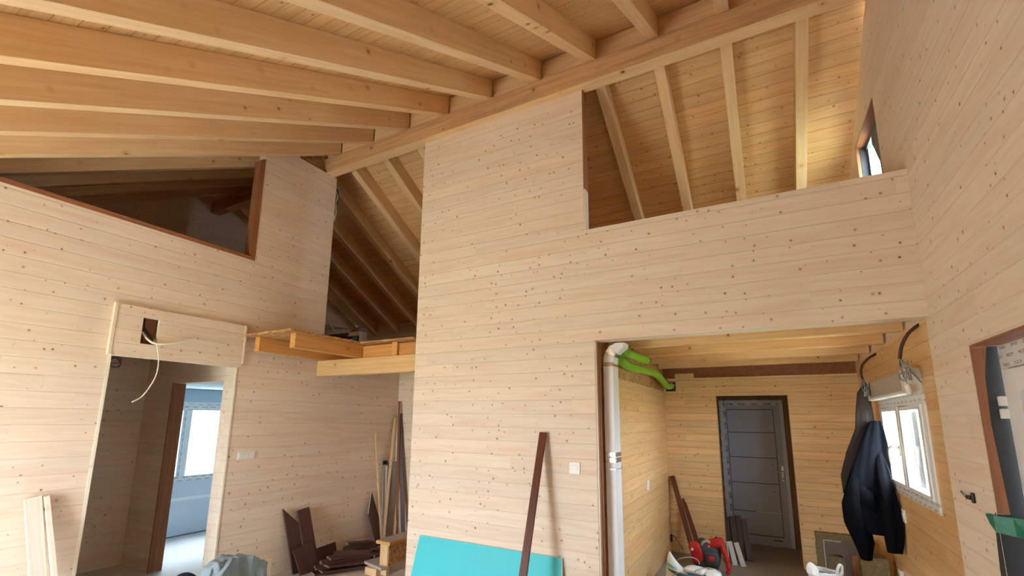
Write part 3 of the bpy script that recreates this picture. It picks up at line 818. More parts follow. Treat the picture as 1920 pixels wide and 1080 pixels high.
board('timber_strip', 'short tan strip standing in the alcove corner', 'strip', (-4.73, 5.33, 0), (-4.83, 5.50, 1.13), 0.03, 0.02, (1, -0.6, 0), 'timber_Z')
board('grey_sheet', 'narrow grey sheet leaning behind the strips in the alcove corner', 'sheet', (-4.86, 5.42, 0), (-4.955, 5.45, 1.09), 0.16, 0.012, (1, -0.4, 0), 'dusty')
# red-brown plank and turquoise sheet on the partition
board('red_brown_plank', 'long narrow red-brown plank leaning against the tall partition', 'plank', (-1.822, 3.42, 0), (-1.800, 3.950, 1.625), 0.066, 0.024, (0.12, -1, 0.3), 'plank_Z', bev=0.004)
t = thing('plasterboard_sheet', 'turquoise plasterboard sheet leaning low against the tall partition', 'sheet', (-2.42, 3.845, 0.0), (-math.atan2(0.12, 0.575), 0, 0))
mb = MB(); mb.prism([(-0.80, -0.0065, 0.0), (0.82, -0.0065, 0.0), (0.786, -0.0065, 0.588), (-0.755, -0.0065, 0.588)], (0, 0.011, 0)); mb.build('sheet_face', 'turq', t)
mb = MB(); mb.prism([(0.786, -0.0068, 0.588), (0.82, -0.0068, 0.0), (0.8235, -0.0068, 0.0), (0.7895, -0.0068, 0.5895), (-0.755, -0.0068, 0.5895), (-0.755, -0.0068, 0.588)], (0, 0.0115, 0)); lab(mb.build('cut_edge', 'turq_edge', t), 'pale cut edge')

# stack of dark boards on the alcove floor
def flat_board(label, x, y, z, ang, L, w=0.14, tip=0.0, roll=0.0, pitch=0.0):
    mb = MB()
    mb.prism([(-w / 2, 0, 0), (w / 2, tip, 0), (w / 2, L, 0), (-w / 2, L, 0)], (0, 0, 0.020))
    o = mb.build('offcut_board', ['brown_Z', 'brown_end'], loc=(x, y, z), rot=(pitch, roll, ang), bevel=0.0015)
    for p in o.data.polygons:
        if p.normal.y < -0.5: p.material_index = 1
    return tag(o, label, 'board', 'dark offcuts piled on the alcove floor', 'thing')
A = math.radians
flat_board('bottom dark offcut of the floor pile, half on bare concrete', -4.60, 3.88, 0.001, A(-24), 0.62)
flat_board('dark offcut second from the bottom of the floor pile', -4.55, 3.92, 0.023, A(-33), 0.60, tip=0.03)
flat_board('dark offcut third from the bottom of the floor pile', -4.63, 3.93, 0.045, A(-28), 0.60)
flat_board('dark offcut fourth from the bottom of the floor pile', -4.54, 3.97, 0.067, A(-34), 0.56, tip=0.05)
flat_board('dark offcut fifth from the bottom, with a pale cut end', -4.62, 4.00, 0.089, A(-30), 0.55)
flat_board('dark offcut second from the top of the floor pile', -4.62, 4.08, 0.111, A(-36), 0.50, tip=0.04)
flat_board('topmost dark offcut of the floor pile, lying askew', -4.65, 4.20, 0.133, A(-48), 0.42)
for k in range(5):
    flat_board('dark offcut in the short right-hand pile, %s from the floor' % ORD[k], -4.35 + 0.012 * (k % 3), 4.44 + 0.02 * (k % 2), 0.001 + 0.0225 * k, A(-14 + 5 * (k % 3)), 0.44, w=0.12, tip=0.06)
flat_board('dark offcut tilted on top of the short right-hand pile', -4.44, 4.60, 0.115, A(-38), 0.40, w=0.1, roll=A(2))
mb = MB(); mb.prism([(0, 0, 0), (0, 0.46, 0), (0, 0.44, 0.17), (0, 0.0, 0.145)], (0.02, 0, 0))
tag(mb.build('offcut_board', 'brown_Z', loc=(-4.955, 4.06, 0.001), rot=(0, A(-9), 0)), 'dark offcut standing on edge against the left wall behind the pile', 'board', 'dark offcuts piled on the alcove floor', 'thing')
flat_board('grey-brown offcut lying behind the pile near the left wall', -4.82, 4.55, 0.155, A(-20), 0.36, w=0.1, pitch=A(-6))
mb = MB(); mb.box((-4.86, 4.54, 0.001), (-4.66, 4.94, 0.118)); 
tag(mb.build('offcut_block', 'brown_Z'), 'dark block of offcuts holding up the grey-brown board', 'board', kind='thing')

# timber trestle with strand board gusset
t = thing('timber_trestle', 'low trestle of pale timber with a strand board side beside the partition', 'trestle', (-3.93, 4.62, 0))
mb = MB(); mb.box((-0.105, -0.37, 0.325), (0.105, 0.72, 0.362)); lab(mb.build('top_board', ['timber_Y', 'dusty'], t, bevel=0.003), 'top board with a grey dusty upper face')
for p in t.children[0].data.polygons:
    if p.normal.z > 0.5: p.material_index = 1
mb = MB(); mb.box((-0.055, -0.35, 0.0), (0.055, -0.30, 0.325)); mb.build('post', 'timber_Z', t, bevel=0.003)
mb = MB(); mb.box((0.055, -0.345, 0.10), (0.072, 0.66, 0.325)); lab(mb.build('gusset', 'osb', t), 'strand board gusset')
mb = MB(); mb.box((-0.055, 0.55, 0.0), (0.055, 0.60, 0.325)); mb.build('post', 'timber_Z', t)
mb = MB(); mb.prism([(-0.30, -0.34, 0.075), (0.06, -0.44, 0.075), (0.08, -0.352, 0.075), (-0.06, -0.352, 0.075), (-0.26, -0.1, 0.075)], (0, 0, 0.03)); lab(mb.build('foot_board', 'dusty', t, bevel=0.004), 'dirty grey foot board')
mb = MB(); mb.box((-0.20, -0.42, 0.0), (-0.03, -0.33, 0.075)); mb.build('foot_block', 'timber_X', t)

# blue-grey cloth over a pale upright board
t = thing('work_jacket', 'crumpled blue-grey work jacket draped over the low timber at the lower left', 'jacket', (-4.3, 2.76, 0.0))
mb = MB()
NU, NV = 70, 44
PR = [(-0.29, 0.38), (-0.25, 0.455), (-0.20, 0.50), (-0.08, 0.522), (0.02, 0.497), (0.10, 0.484), (0.20, 0.447), (0.26, 0.425), (0.29, 0.40)]
def prof(y):
    for (a, b), (c, d) in zip(PR, PR[1:]):
        if y <= c: return b + (d - b) * (y - a) / (c - a)
    return PR[-1][1]
rings = []
for i in range(NU):
    y = -0.29 + 0.58 * i / (NU - 1)
    top = prof(y)
    ring = []
    for j in range(NV):
        v = -1 + 2 * j / (NV - 1)
        d = abs(v)
        sgn = 1 if v >= 0 else -1
        xx = sgn * (0.03 + 0.10 * d ** 0.6) if d > 0.12 else sgn * 0.03 * d / 0.12 * 1.9
        zz = top - 0.36 * max(0.0, d - 0.12) ** 1.15
        f = 0.030 * mnoise.noise(V((y * 9, v * 2.2, 1.3))) + 0.020 * mnoise.noise(V((y * 22 + v * 3, v * 4.0, 4.3))) + 0.008 * mnoise.noise(V((y * 50, v * 14, 7.7)))
        fold = (0.022 * math.sin(y * 44 + 4 * math.sin(v * 3.1)) + 0.016 * math.sin(y * 23 - v * 5)) * min(1, d * 1.6)
        ring.append((xx + sgn * (f + fold), y + f * 0.4, zz + f * (0.6 - 0.3 * d)))
    rings.append(ring)
mb.loft(rings, cap=False, closed=False)
o = mb.build('jacket_body', 'denim', t, smooth=True)
s_ = o.modifiers.new('solid', 'SOLIDIFY'); s_.thickness = 0.006
mb = MB()
rings = []
sp = spline([(0.05, -0.10, 0.485), (0.10, -0.16, 0.46), (0.135, -0.23, 0.40), (0.15, -0.30, 0.30), (0.155, -0.34, 0.18), (0.15, -0.35, 0.06)], 9)
for k, p in enumerate(sp):
    ring = []
    for q in range(22):
        a = 2 * PI * q / 22
        w = 1 + 0.18 * mnoise.noise(V((k * 0.35, math.cos(a) * 1.6, math.sin(a) * 1.6))) + 0.08 * math.sin(k * 1.1 + a * 2)
        ring.append(p + V((0.032 * w * math.cos(a), 0.045 * w * math.sin(a) , 0.045 * w * math.sin(a) * 0.6)))
    rings.append(ring)
mb.loft(rings)
mb.build('sleeve', 'denim', t, smooth=True)
t = thing('low_timber_frame', 'low pale timber frame holding up the blue-grey jacket', 'frame', (-4.3, 2.76, 0))
mb = MB(); mb.box((-0.02, 0.288, 0.0), (0.02, 0.352, 0.40)); mb.build('post', 'pale_Z', t)
mb = MB(); mb.box((-0.02, -0.30, 0.0), (0.02, -0.25, 0.36)); mb.build('post', 'pale_Z', t)
mb = MB(); mb.box((-0.018, -0.25, 0.30), (0.018, 0.288, 0.35)); mb.build('rail', 'timber_Y', t)
mb = MB()
rings = []
for i in range(14):
    ph = PI * (i + 0.3) / 14
    rings.append([((0.11 + 0.02 * math.sin(7 * th + i)) * math.sin(ph) * math.cos(th), (0.15 + 0.02 * math.sin(5 * th + i * 2)) * math.sin(ph) * math.sin(th), 0.19 + 0.19 * math.cos(ph) + 0.008 * math.sin(9 * th + 3 * i)) for th in [2 * PI * k / 24 for k in range(24)]])
mb.loft(rings)
tag(mb.build('fleece_bundle', 'darkfleece', loc=(-4.6, 2.5, 0.005), smooth=True, sub=1), 'dark blue fleece bundle at the foot of the door niche', 'bundle', kind='thing')
for o in ():
    pass

# ------------------------------------------------------------------ ventilation duct and hoses
t = thing('ventilation_duct', 'tall white rectangular duct with an elbow beside the hall opening', 'duct', (-1.2425, 4.238, 0))
dx, dy = 0.0475, 0.085
def rect_ring(c, ax, ay, rr=0.012):
    c, ax, ay = V(c), V(ax), V(ay)
    out = []
    lx, ly = ax.length, ay.length
    ux, uy = ax.normalized(), ay.normalized()
    for sx, sy, a0 in ((1, 1, 0), (-1, 1, 90), (-1, -1, 180), (1, -1, 270)):
        for k in range(4):
            a = math.radians(a0 + k * 30)
            out.append(c + ux * (sx * (lx - rr) + rr * math.cos(a)) + uy * (sy * (ly - rr) + rr * math.sin(a)))
    return out
mb = MB()
mb.loft([rect_ring((0, 0, z), (dx, 0, 0), (0, dy, 0), 0.006) for z in (0.0, 1.30)]); mb.build('duct_shaft', 'duct', t)
mb = MB()
mb.loft([rect_ring((0, 0, z), (dx, 0, 0), (0, dy, 0), 0.006) for z in (1.30, 2.25)]); mb.build('duct_shaft', 'duct', t)
mb = MB()
el = [((0, 0, 2.25), 0), ((0.006, 0, 2.30), 12), ((0.022, 0, 2.355), 38), ((0.06, 0, 2.385), 42), ((0.10, 0, 2.41), 20), ((0.105, 0.0, 2.435), 0)]
rings = []
for c, a in el:
    a = math.radians(a)
    rings.append(rect_ring(c, V((math.cos(a), 0, -math.sin(a))) * dx * 1.06, (0, dy, 0), 0.012))
mb.loft(rings); mb.build('elbow', 'duct', t)
for z0, z1, mm, nm in ((2.225, 2.262, 'coppertape', 'brown tape band'), (1.375, 1.415, 'foil', 'foil tape band'), (1.425, 1.46, 'foil', 'foil tape band')):
    mb = MB(); mb.loft([rect_ring((0, 0, z), (dx + 0.002, 0, 0), (0, dy + 0.002, 0), 0.006) for z in (z0, z1)]); lab(mb.build('tape_band', mm, t), nm)
mb = MB()
for c, a in (((0.018, 0, 2.343), 33), ((0.030, 0, 2.363), 42)):
    pass
rr = []
for c, a in (((0.016, 0, 2.335), 30), ((0.040, 0, 2.373), 42)):
    a = math.radians(a); rr.append(rect_ring(c, V((math.cos(a), 0, -math.sin(a))) * (dx * 1.06 + 0.003), (0, dy + 0.003, 0), 0.012))
mb.loft(rr); lab(mb.build('tape_band', 'foil', t), 'shiny foil band on the elbow')
mb = MB(); mb.loft([rect_ring((0, 0, z), (dx + 0.004, 0, 0), (0, dy + 0.004, 0), 0.006) for z in (1.315, 1.322)]); lab(mb.build('clamp', 'chrome', t), 'metal strap')
def hose(label, pts, r):
    sp = spline(pts, 14)
    mb = MB(); mb.tube(sp, [r + 0.0022 * (k % 2) for k in range(len(sp))], 18)
    o = mb.build('flexible_hose', 'lime', smooth=True)
    tag(o, label, 'hose', kind='thing')
    d = (V(sp[-1]) - V(sp[-3])).normalized()
    mb = MB(); mb.tube([V(sp[-1]) - d * 0.02, V(sp[-1]) + d * 0.02], r + 0.006, 18)
    lab(mb.build('end_collar', 'foil', o, smooth=False), 'silver end collar')
    return o
hose('long lime green hose running along the top of the hall wall', [(-1.175, 4.30, 2.30), (-1.17, 4.6, 2.265), (-1.165, 5.0, 2.275), (-1.17, 5.5, 2.30), (-1.175, 5.95, 2.305), (-1.18, 6.35, 2.26), (-1.17, 6.62, 2.205), (-1.17, 6.93, 2.225)], 0.042)
hose('short lime green hose above the long one, under the hall joists', [(-1.12, 4.30, 2.365), (-1.12, 4.6, 2.372), (-1.12, 4.85, 2.375), (-1.10, 5.12, 2.38)], 0.040)
mb = MB(); mb.box((-1.245, YB - 0.012, 2.15), (-1.115, YB - 0.001, 2.28))
tag(mb.build('duct_outlet', 'black'), 'black square outlet where the green hose enters the back wall', 'outlet', kind='thing')

# ------------------------------------------------------------------ hall: door
t = struct(thing('door_1', 'grey panelled entrance door with taped frame at the end of the hall', 'door', (-0.22, 8.02, 0)))
fx0, fx1, ftop = -0.655 + 0.22, 0.20 + 0.22, 2.055
mb = MB(); mb.box((fx0, -0.03, 0), (fx0 + 0.085, 0.05, ftop)); lab(mb.build('frame_post', 'film_door_v', t), 'frame post covered in printed film')
mb = MB(); mb.box((fx1 - 0.045, -0.03, 0), (fx1, 0.05, ftop)); lab(mb.build('frame_post', 'film_door_v', t), 'frame post covered in printed film')
mb = MB(); mb.box((fx0 + 0.085, -0.03, 1.975), (fx1 - 0.045, 0.05, ftop)); lab(mb.build('frame_head', 'film_door_h', t), 'frame head covered in printed film')
mb = MB(); mb.box((fx0 + 0.085, -0.02, 0.001), (fx1 - 0.045, 0.03, 1.975)); leaf = mb.build('door_leaf', 'doorgrey', t, bevel=0.003)
px0, px1 = -0.555 + 0.22, 0.07 + 0.22
mb = MB()
for z in (1.915, 1.577, 1.215, 0.852, 0.453, 0.132):
    mb.box((px0, -0.0235, z - 0.006), (px1, -0.0195, z + 0.006))
for x in (px0, px1):
    mb.box((x - 0.005, -0.0235, 0.132), (x + 0.005, -0.0195, 1.915))
mb.build('panel_groove', 'groove', leaf)
mb = MB(); mb.box((px0 + 0.30, -0.0245, 0.446), (px1, -0.0238, 0.458)); lab(mb.build('panel_bead', 'chrome', leaf), 'bright metal bead')
for z in (1.127, 0.752):
    mb = MB(); mb.tube([(0.226, -0.028, z), (0.226, -0.02, z)], 0.016, 16); k = mb.build('peephole', 'chrome', leaf)
    mb = MB(); mb.tube([(0.226, -0.0295, z), (0.226, -0.0278, z)], 0.008, 12); mb.build('lens', 'black', k)
mb = MB(); mb.box((0.328, -0.03, 0.90), (0.362, -0.0205, 1.12)); h = mb.build('handle_plate', 'chrome', leaf, bevel=0.004)
mb = MB(); mb.tube(spline([(0.345, -0.03, 1.04), (0.345, -0.07, 1.04), (0.32, -0.078, 1.04), (0.235, -0.078, 1.036)], 6), 0.009, 10); mb.build('handle', 'chrome', leaf, smooth=True)
mb = MB(); mb.tube([(0.345, -0.032, 0.935), (0.345, -0.029, 0.935)], 0.009, 12); mb.build('keyhole', 'black', leaf)
mb = MB(); mb.box((0.16, -0.0245, 0.072), (0.27, -0.0236, 0.09)); mb.build('maker_plate', 'groove', leaf)

# sticks in the hall corner
for k, (p0, p1, w) in enumerate((((-0.93, 6.55, 0), (-1.238, 6.955, 0.985), 0.03), ((-0.90, 6.57, 0), (-1.205, 6.955, 0.992), 0.034), ((-0.86, 6.60, 0), (-1.095, 6.955, 0.70), 0.034), ((-0.815, 6.62, 0), (-1.07, 6.955, 0.65), 0.03))):
    board('brown_batten', ('long red-brown batten in the hall corner, outermost of the tall pair', 'long red-brown batten in the hall corner, second of the tall pair',
                           'shorter red-brown batten beside the tall pair', 'shortest red-brown batten nearest the backpack')[k], 'batten', p0, p1, w, 0.022, (0.2, -1, 0.2), 'plank_Z')
# cable end in the corner
t = thing('corner_cable', 'black cable end poking out low in the hall corner', 'cable', (-1.27, 6.9, 0.19))
mb = MB(); mb.box((0.0, -0.02, -0.045), (0.02, 0.02, 0.045)); mb.build('cable_outlet', 'black', t, bevel=0.006)
mb = MB(); mb.tube(spline([(0.01, -0.01, 0.02), (0.05, -0.03, 0.035), (0.12, -0.05, -0.05), (0.16, -0.06, -0.12)], 6), 0.005, 8); mb.build('cable_tail', 'groove', t, smooth=True)

# dark and white boards by the recess
for k in range(5):
    board('dark_short_board', ('dark grey-brown short board leaning in the entrance recess, %s from the wall edge' % ORD[k]), 'board',
          (-0.615 + 0.068 * k, 7.03 + 0.03 * (k % 2), 0), (-0.665 + 0.07 * k, 7.23 + 0.02 * (k % 2), 0.50 - 0.018 * ((k * 2) % 3)), 0.066, 0.05, (0.2, -1, 0.2), 'brown_Z' if k == 4 else 'darkgrey', group='short boards in the entrance recess')
for k, (xb, xt, zt) in enumerate(((-0.555, -0.585, 0.175), (-0.49, -0.552, 0.18), (-0.40, -0.478, 0.175))):
    board('white_short_board', 'white coated short board leaning on the dark boards, %s from the left' % ORD[k], 'board', (xb, 6.74, 0), (xt, 6.93, zt + 0.05), 0.016 if k == 0 else 0.056, 0.012, (0.1, -1, 0.6), 'whiteboard', group='white short boards by the recess')

# backpack
t = thing('backpack', 'red and black backpack slumped on the hall floor beside the battens', 'backpack', (-0.74, 6.36, 0))
def blob(mbx, c, r, nu=26, nv=16, e=0.75, nz_=0.0, seed=0.0, tilt=0.0):
    rings = []
    for i in range(nv):
        ph = PI * (i + 0.25) / (nv - 0.5)
        ring = []
        for k in range(nu):
            th = 2 * PI * k / nu
            sg = lambda q: math.copysign(abs(q) ** e, q)
            p = V((r[0] * sg(math.sin(ph)) * sg(math.cos(th)) if False else r[0] * abs(math.sin(ph)) ** e * sg(math.cos(th)), r[1] * abs(math.sin(ph)) ** e * sg(math.sin(th)), r[2] * sg(math.cos(ph))))
            if nz_:
                q = p * (9.0) + V((seed, seed * 2, 0))
                p += p.normalized() * mnoise.noise(q) * nz_ + p.normalized() * mnoise.noise(q * 2.7) * nz_ * 0.4
            p = Matrix.Rotation(tilt, 3, 'Y') @ p
            ring.append(p + V(c))
        rings.append(ring)
    mbx.loft(rings)
mb = MB(); blob(mb, (-0.02, 0, 0.165), (0.15, 0.10, 0.165), nz_=0.04, seed=2.0, e=0.6, tilt=0.12); mb.build('pack_body', 'greycloth', t, smooth=True, sub=1)
mb = MB(); blob(mb, (-0.13, -0.05, 0.20), (0.07, 0.075, 0.115), nz_=0.03, seed=5.0, tilt=-0.2, e=0.55); lab(mb.build('side_pocket', 'red', t, smooth=True, sub=1), 'red side pocket')
mb = MB(); blob(mb, (0.04, -0.09, 0.16), (0.085, 0.05, 0.085), nz_=0.012, seed=8.0); lab(mb.build('front_pocket', 'greycloth', t, smooth=True, sub=1), 'dark front pocket')
mb = MB(); blob(mb, (0.04, -0.135, 0.165), (0.034, 0.016, 0.028)); lab(mb.build('emblem_patch', 'red', t, smooth=True), 'red oval patch')
mb = MB(); blob(mb, (0.06, -0.02, 0.31), (0.125, 0.085, 0.06), nz_=0.035, seed=9.0, tilt=-0.35); lab(mb.build('top_flap', 'red', t, smooth=True, sub=1), 'red top flap')
mb = MB(); mb.tube(spline([(0.10, -0.05, 0.335), (0.145, -0.07, 0.32), (0.18, -0.09, 0.25), (0.205, -0.10, 0.16), (0.215, -0.11, 0.07), (0.195, -0.10, 0.02)], 8), [0.034 - 0.0003 * k + 0.004 * math.sin(k * 0.9) for k in range(41)], 12); o = mb.build('shoulder_strap', 'red', t, smooth=True)
lab(o, 'red shoulder strap')
mb = MB(); mb.tube(spline([(-0.07, -0.06, 0.24), (-0.06, -0.075, 0.31), (-0.01, -0.08, 0.345), (0.03, -0.075, 0.32), (0.0, -0.085, 0.26), (-0.03, -0.09, 0.20)], 8), 0.016, 10); lab(mb.build('carry_loop', 'dusty', t, smooth=True), 'grey-pink carry loop')
mb = MB(); mb.tube(spline([(0.08, -0.02, 0.36), (0.095, -0.02, 0.39), (0.115, -0.02, 0.36)], 6), 0.008, 8); mb.build('grab_handle', 'black', t, smooth=True)
mb = MB(); mb.tube([(-0.175, -0.13, 0.235), (-0.16, -0.135, 0.255)], 0.014, 10); lab(mb.build('buckle', 'white', t), 'white buckle')

# carrier bag with tools
t = thing('carrier_bag', 'open white, teal and blue plastic carrier bag of cables on the hall floor', 'bag', (-0.80, 5.55, 0))
def crumple(mbx, base, top, hgt, nz_, seed, nu=30, nv=12, lean=(0, 0)):
    rings = []
    for i in range(nv):
        u = i / (nv - 1)
        ring = []
        for k in range(nu):
            th = 2 * PI * k / nu
            r0 = V((base[0] * math.cos(th), base[1] * math.sin(th), 0)); r1 = V((top[0] * math.cos(th), top[1] * math.sin(th), 0))
            p = r0.lerp(r1, u ** 0.8) + V((lean[0] * u, lean[1] * u, hgt * u))
            nn = mnoise.noise(V((math.cos(th) * 2.2 + seed, math.sin(th) * 2.2, u * 2.5))) + 0.5 * mnoise.noise(V((math.cos(th) * 6 + seed, math.sin(th) * 6, u * 6)))
            p += V((math.cos(th), math.sin(th), 0.3 * u)) * nn * nz_
            ring.append(p)
        rings.append(ring)
    mbx.loft(rings, cap=False)
    f = mbx.bm.faces.new([v for v in mbx.bm.verts][:nu][::-1]) if False else None
mb = MB(); crumple(mb, (0.20, 0.15), (0.25, 0.17), 0.20, 0.04, 1.0)
o = mb.build('bag_body', 'slate', t, smooth=True); o.modifiers.new('solid', 'SOLIDIFY').thickness = 0.003
mb = MB()
mb.loft([[( -0.29, -0.10, 0.02), (-0.20, -0.17, 0.03), (-0.09, -0.17, 0.05), (-0.02, -0.12, 0.06)],
         [(-0.28, -0.07, 0.12), (-0.21, -0.14, 0.14), (-0.11, -0.15, 0.14), (-0.03, -0.11, 0.15)],
         [(-0.275, -0.03, 0.22), (-0.21, -0.08, 0.22), (-0.12, -0.10, 0.205), (-0.05, -0.08, 0.20)],
         [(-0.27, 0.0, 0.30), (-0.225, -0.03, 0.285), (-0.16, -0.05, 0.25), (-0.10, -0.05, 0.22)],
         [(-0.245, 0.02, 0.365), (-0.23, 0.01, 0.34), (-0.19, 0.0, 0.29), (-0.15, -0.01, 0.25)]], cap=False, closed=False)
o = mb.build('bag_flap', 'poly', t, smooth=True, sub=2); o.modifiers.new('solid', 'SOLIDIFY').thickness = 0.003; lab(o, 'raised white corner of the bag')
mb = MB(); mb.loft([[(-0.276, -0.045, 0.225), (-0.215, -0.098, 0.225), (-0.15, -0.11, 0.215)], [(-0.272, -0.035, 0.26), (-0.22, -0.08, 0.25), (-0.16, -0.09, 0.235)]], cap=False, closed=False)
o = mb.build('print_band', 'polyteal', t, smooth=True); o.modifiers.new('solid', 'SOLIDIFY').thickness = 0.003; lab(o, 'teal band')
mb = MB(); mb.loft([[(-0.24, -0.20, 0.0), (-0.10, -0.215, 0.0), (0.02, -0.215, 0.0)], [(-0.22, -0.19, 0.10), (-0.09, -0.20, 0.14), (0.03, -0.20, 0.14)], [(-0.15, -0.16, 0.16), (-0.06, -0.165, 0.19), (0.04, -0.165, 0.185)]], cap=False, closed=False)
o = mb.build('bag_fold', 'polyblue', t, smooth=True, sub=2); o.modifiers.new('solid', 'SOLIDIFY').thickness = 0.003; lab(o, 'dark blue fold of the bag')
mb = MB(); blob(mb, (0.02, -0.03, 0.215), (0.12, 0.08, 0.035), nz_=0.03, seed=3.3); lab(mb.build('inner_bag', 'poly', t, smooth=True, sub=1), 'crumpled white plastic inside')
mb = MB(); blob(mb, (0.19, -0.05, 0.20), (0.08, 0.09, 0.04), nz_=0.03, seed=6.3); lab(mb.build('inner_bag', 'poly', t, smooth=True, sub=1), 'crumpled white plastic inside')
for k, (cx, cy, r, z) in enumerate(((-0.06, 0.03, 0.11, 0.26), (-0.05, -0.14, 0.14, 0.15), (0.14, -0.1, 0.12, 0.21))):
    mb = MB(); mb.tube([(cx + r * math.cos(a), cy + 0.35 * r * math.sin(a * 2), z + 0.5 * r * math.sin(a)) for a in [PI * q / 24 for q in range(25)]], 0.004, 8)
    mb.build('cable_loop', 'wire' if k else 'dusty', t, smooth=True)
mb = MB(); blob(mb, (0.30, -0.03, 0.09), (0.05, 0.06, 0.09), nz_=0.02, seed=1.3); lab(mb.build('bag_corner', 'polyteal', t, smooth=True), 'teal corner of the bag')

# ------------------------------------------------------------------ hall window
t = struct(thing('window_1', 'white double casement with shutter box in the varnished hall wall', 'window', (XR, 5.12, 0)))
def wb(lo, hi, nm, mm, par, bv=0.004, l=None):
    mb = MB(); mb.box((lo[0] - XR, lo[1] - 5.12, lo[2]), (hi[0] - XR, hi[1] - 5.12, hi[2]))
    o = mb.build(nm, mm, par, bevel=bv)
    if l: lab(o, l)
    return o
wb((0.975, 4.34, 1.13), (1.06, 5.90, 1.205), 'frame_bottom', 'film_YZ', t, l='bottom frame covered in printed film')
wb((0.975, 4.34, 1.88), (1.06, 5.90, 1.965), 'frame_top', 'film_YZ', t, l='top frame covered in printed film')
wb((0.975, 4.34, 1.205), (1.06, 4.42, 1.88), 'frame_side', 'pvc', t)
wb((0.975, 5.82, 1.205), (1.06, 5.90, 1.88), 'frame_side', 'pvc', t)
for (ya, yb) in ((4.42, 5.115), (5.125, 5.82)):
    mb = MB()
    a, b = ya - 5.12, yb - 5.12
    for lo, hi in (((-0.02, a, 1.205), (0.05, a + 0.062, 1.88)), ((-0.02, b - 0.075, 1.205), (0.05, b, 1.88)), ((-0.02, a + 0.062, 1.205), (0.05, b - 0.075, 1.235)), ((-0.02, a + 0.062, 1.845), (0.05, b - 0.075, 1.88))):
        mb.box(lo, hi)
    s1 = mb.build('sash', 'pvc', t, bevel=0.004)
    mb = MB(); mb.box((0.01, a + 0.06, 1.23), (0.02, b - 0.07, 1.85)); mb.build('pane', 'glass', s1)
    if ya > 5:
        mb = MB(); mb.box((-0.034, a + 0.012, 1.47), (-0.02, a + 0.045, 1.56)); hp = mb.build('handle', 'white', s1, bevel=0.004)
        mb = MB(); mb.tube(spline([(-0.034, a + 0.03, 1.54), (-0.07, a + 0.035, 1.545), (-0.085, a + 0.08, 1.535), (-0.085, a + 0.125, 1.48), (-0.08, a + 0.12, 1.38)], 6), 0.011, 10); mb.build('lever', 'white', hp, smooth=True)
    else:
        mb = MB(); mb.box((0.052, b - 0.24, 1.24), (0.06, b - 0.08, 1.84)); lab(mb.build('inner_reflection_strip', 'pvc', s1), 'white strip standing in for a sash reflection')  # white strip behind the glass imitates a bright reflection
sb = wb((0.90, 4.45, 1.975), (0.985, 5.80, 2.125), 'shutter_box', 'slabgrey', t, l='grey-beige shutter box')
sb.data.materials[0] = plain('shutter_box_beige', (0.42, 0.38, 0.33), 0.5, var=0.04)
wb((0.885, 4.345, 1.96), (0.988, 4.455, 2.14), 'end_cap', 'pvc', t, 0.012)
wb((0.885, 5.79, 1.96), (0.988, 5.84, 2.13), 'end_cap', 'pvc', t, 0.012)
wb((0.885, 4.35, 1.955), (0.99, 5.84, 1.985), 'box_lip', 'pvc', t, 0.01)

# conduits, wires and lamp holder in the hall
def conduit(label, pts, grp=None):
    sp = spline(pts, 12)
    mb = MB(); mb.tube(sp, [0.011 + 0.0012 * (k % 2) for k in range(len(sp))], 10)
    return tag(mb.build('corrugated_conduit', 'conduit', smooth=True), label, 'conduit', grp, 'thing')
conduit('dark conduit arching from the ceiling corner next to the hall header', [(1.0, 4.22, 2.425), (0.985, 4.24, 2.43), (0.927, 4.26, 2.375), (0.885, 4.28, 2.29), (0.866, 4.29, 2.20)])
conduit('dark conduit arching above the hanging coat', [(1.0, 5.76, 2.425), (0.98, 5.76, 2.41), (0.918, 5.76, 2.37), (0.862, 5.76, 2.30), (0.846, 5.76, 2.22), (0.855, 5.76, 2.155)])
def wires(label, base, n, seed, extra=()):
    rnd = random.Random(seed)
    t = thing('wire_cluster', label, 'wires', base)
    for k in range(n):
        pts = [(0, 0, 0.02)]
        x = y = 0
        for q in range(5):
            x += rnd.uniform(-0.015, 0.03); y += rnd.uniform(-0.03, 0.02)
            pts.append((x, y, -0.03 * (q + 1) + rnd.uniform(-0.015, 0.02)))
        pts.append((rnd.uniform(-0.01, 0.05), rnd.uniform(-0.04, 0.02), rnd.uniform(-0.08, 0.0)))
        mb = MB(); mb.tube(spline(pts, 5), 0.0035, 6)
        mb.build('wire', 'wire' if k % 3 else 'groove', t, smooth=True)
    return t
t = wires('tangle of grey-green wires below the conduit beside the hall window', (0.866, 4.29, 2.19), 6, 3)
mb = MB(); mb.tube(spline([(0.005, 0, -0.06), (0.014, 0, -0.12), (0.02, 0, -0.175)], 5), 0.004, 6); mb.build('wire', 'wire', t, smooth=True)
mb = MB(); mb.tube([(0.018, 0, -0.17), (0.022, 0, -0.185), (0.03, 0, -0.245)], [0.014, 0.021, 0.019], 14); lab(mb.build('lamp_holder', 'white', t, smooth=True), 'white lamp holder')
wires('tangle of grey-green wires where the coat hangs', (0.852, 5.745, 2.15), 7, 5)

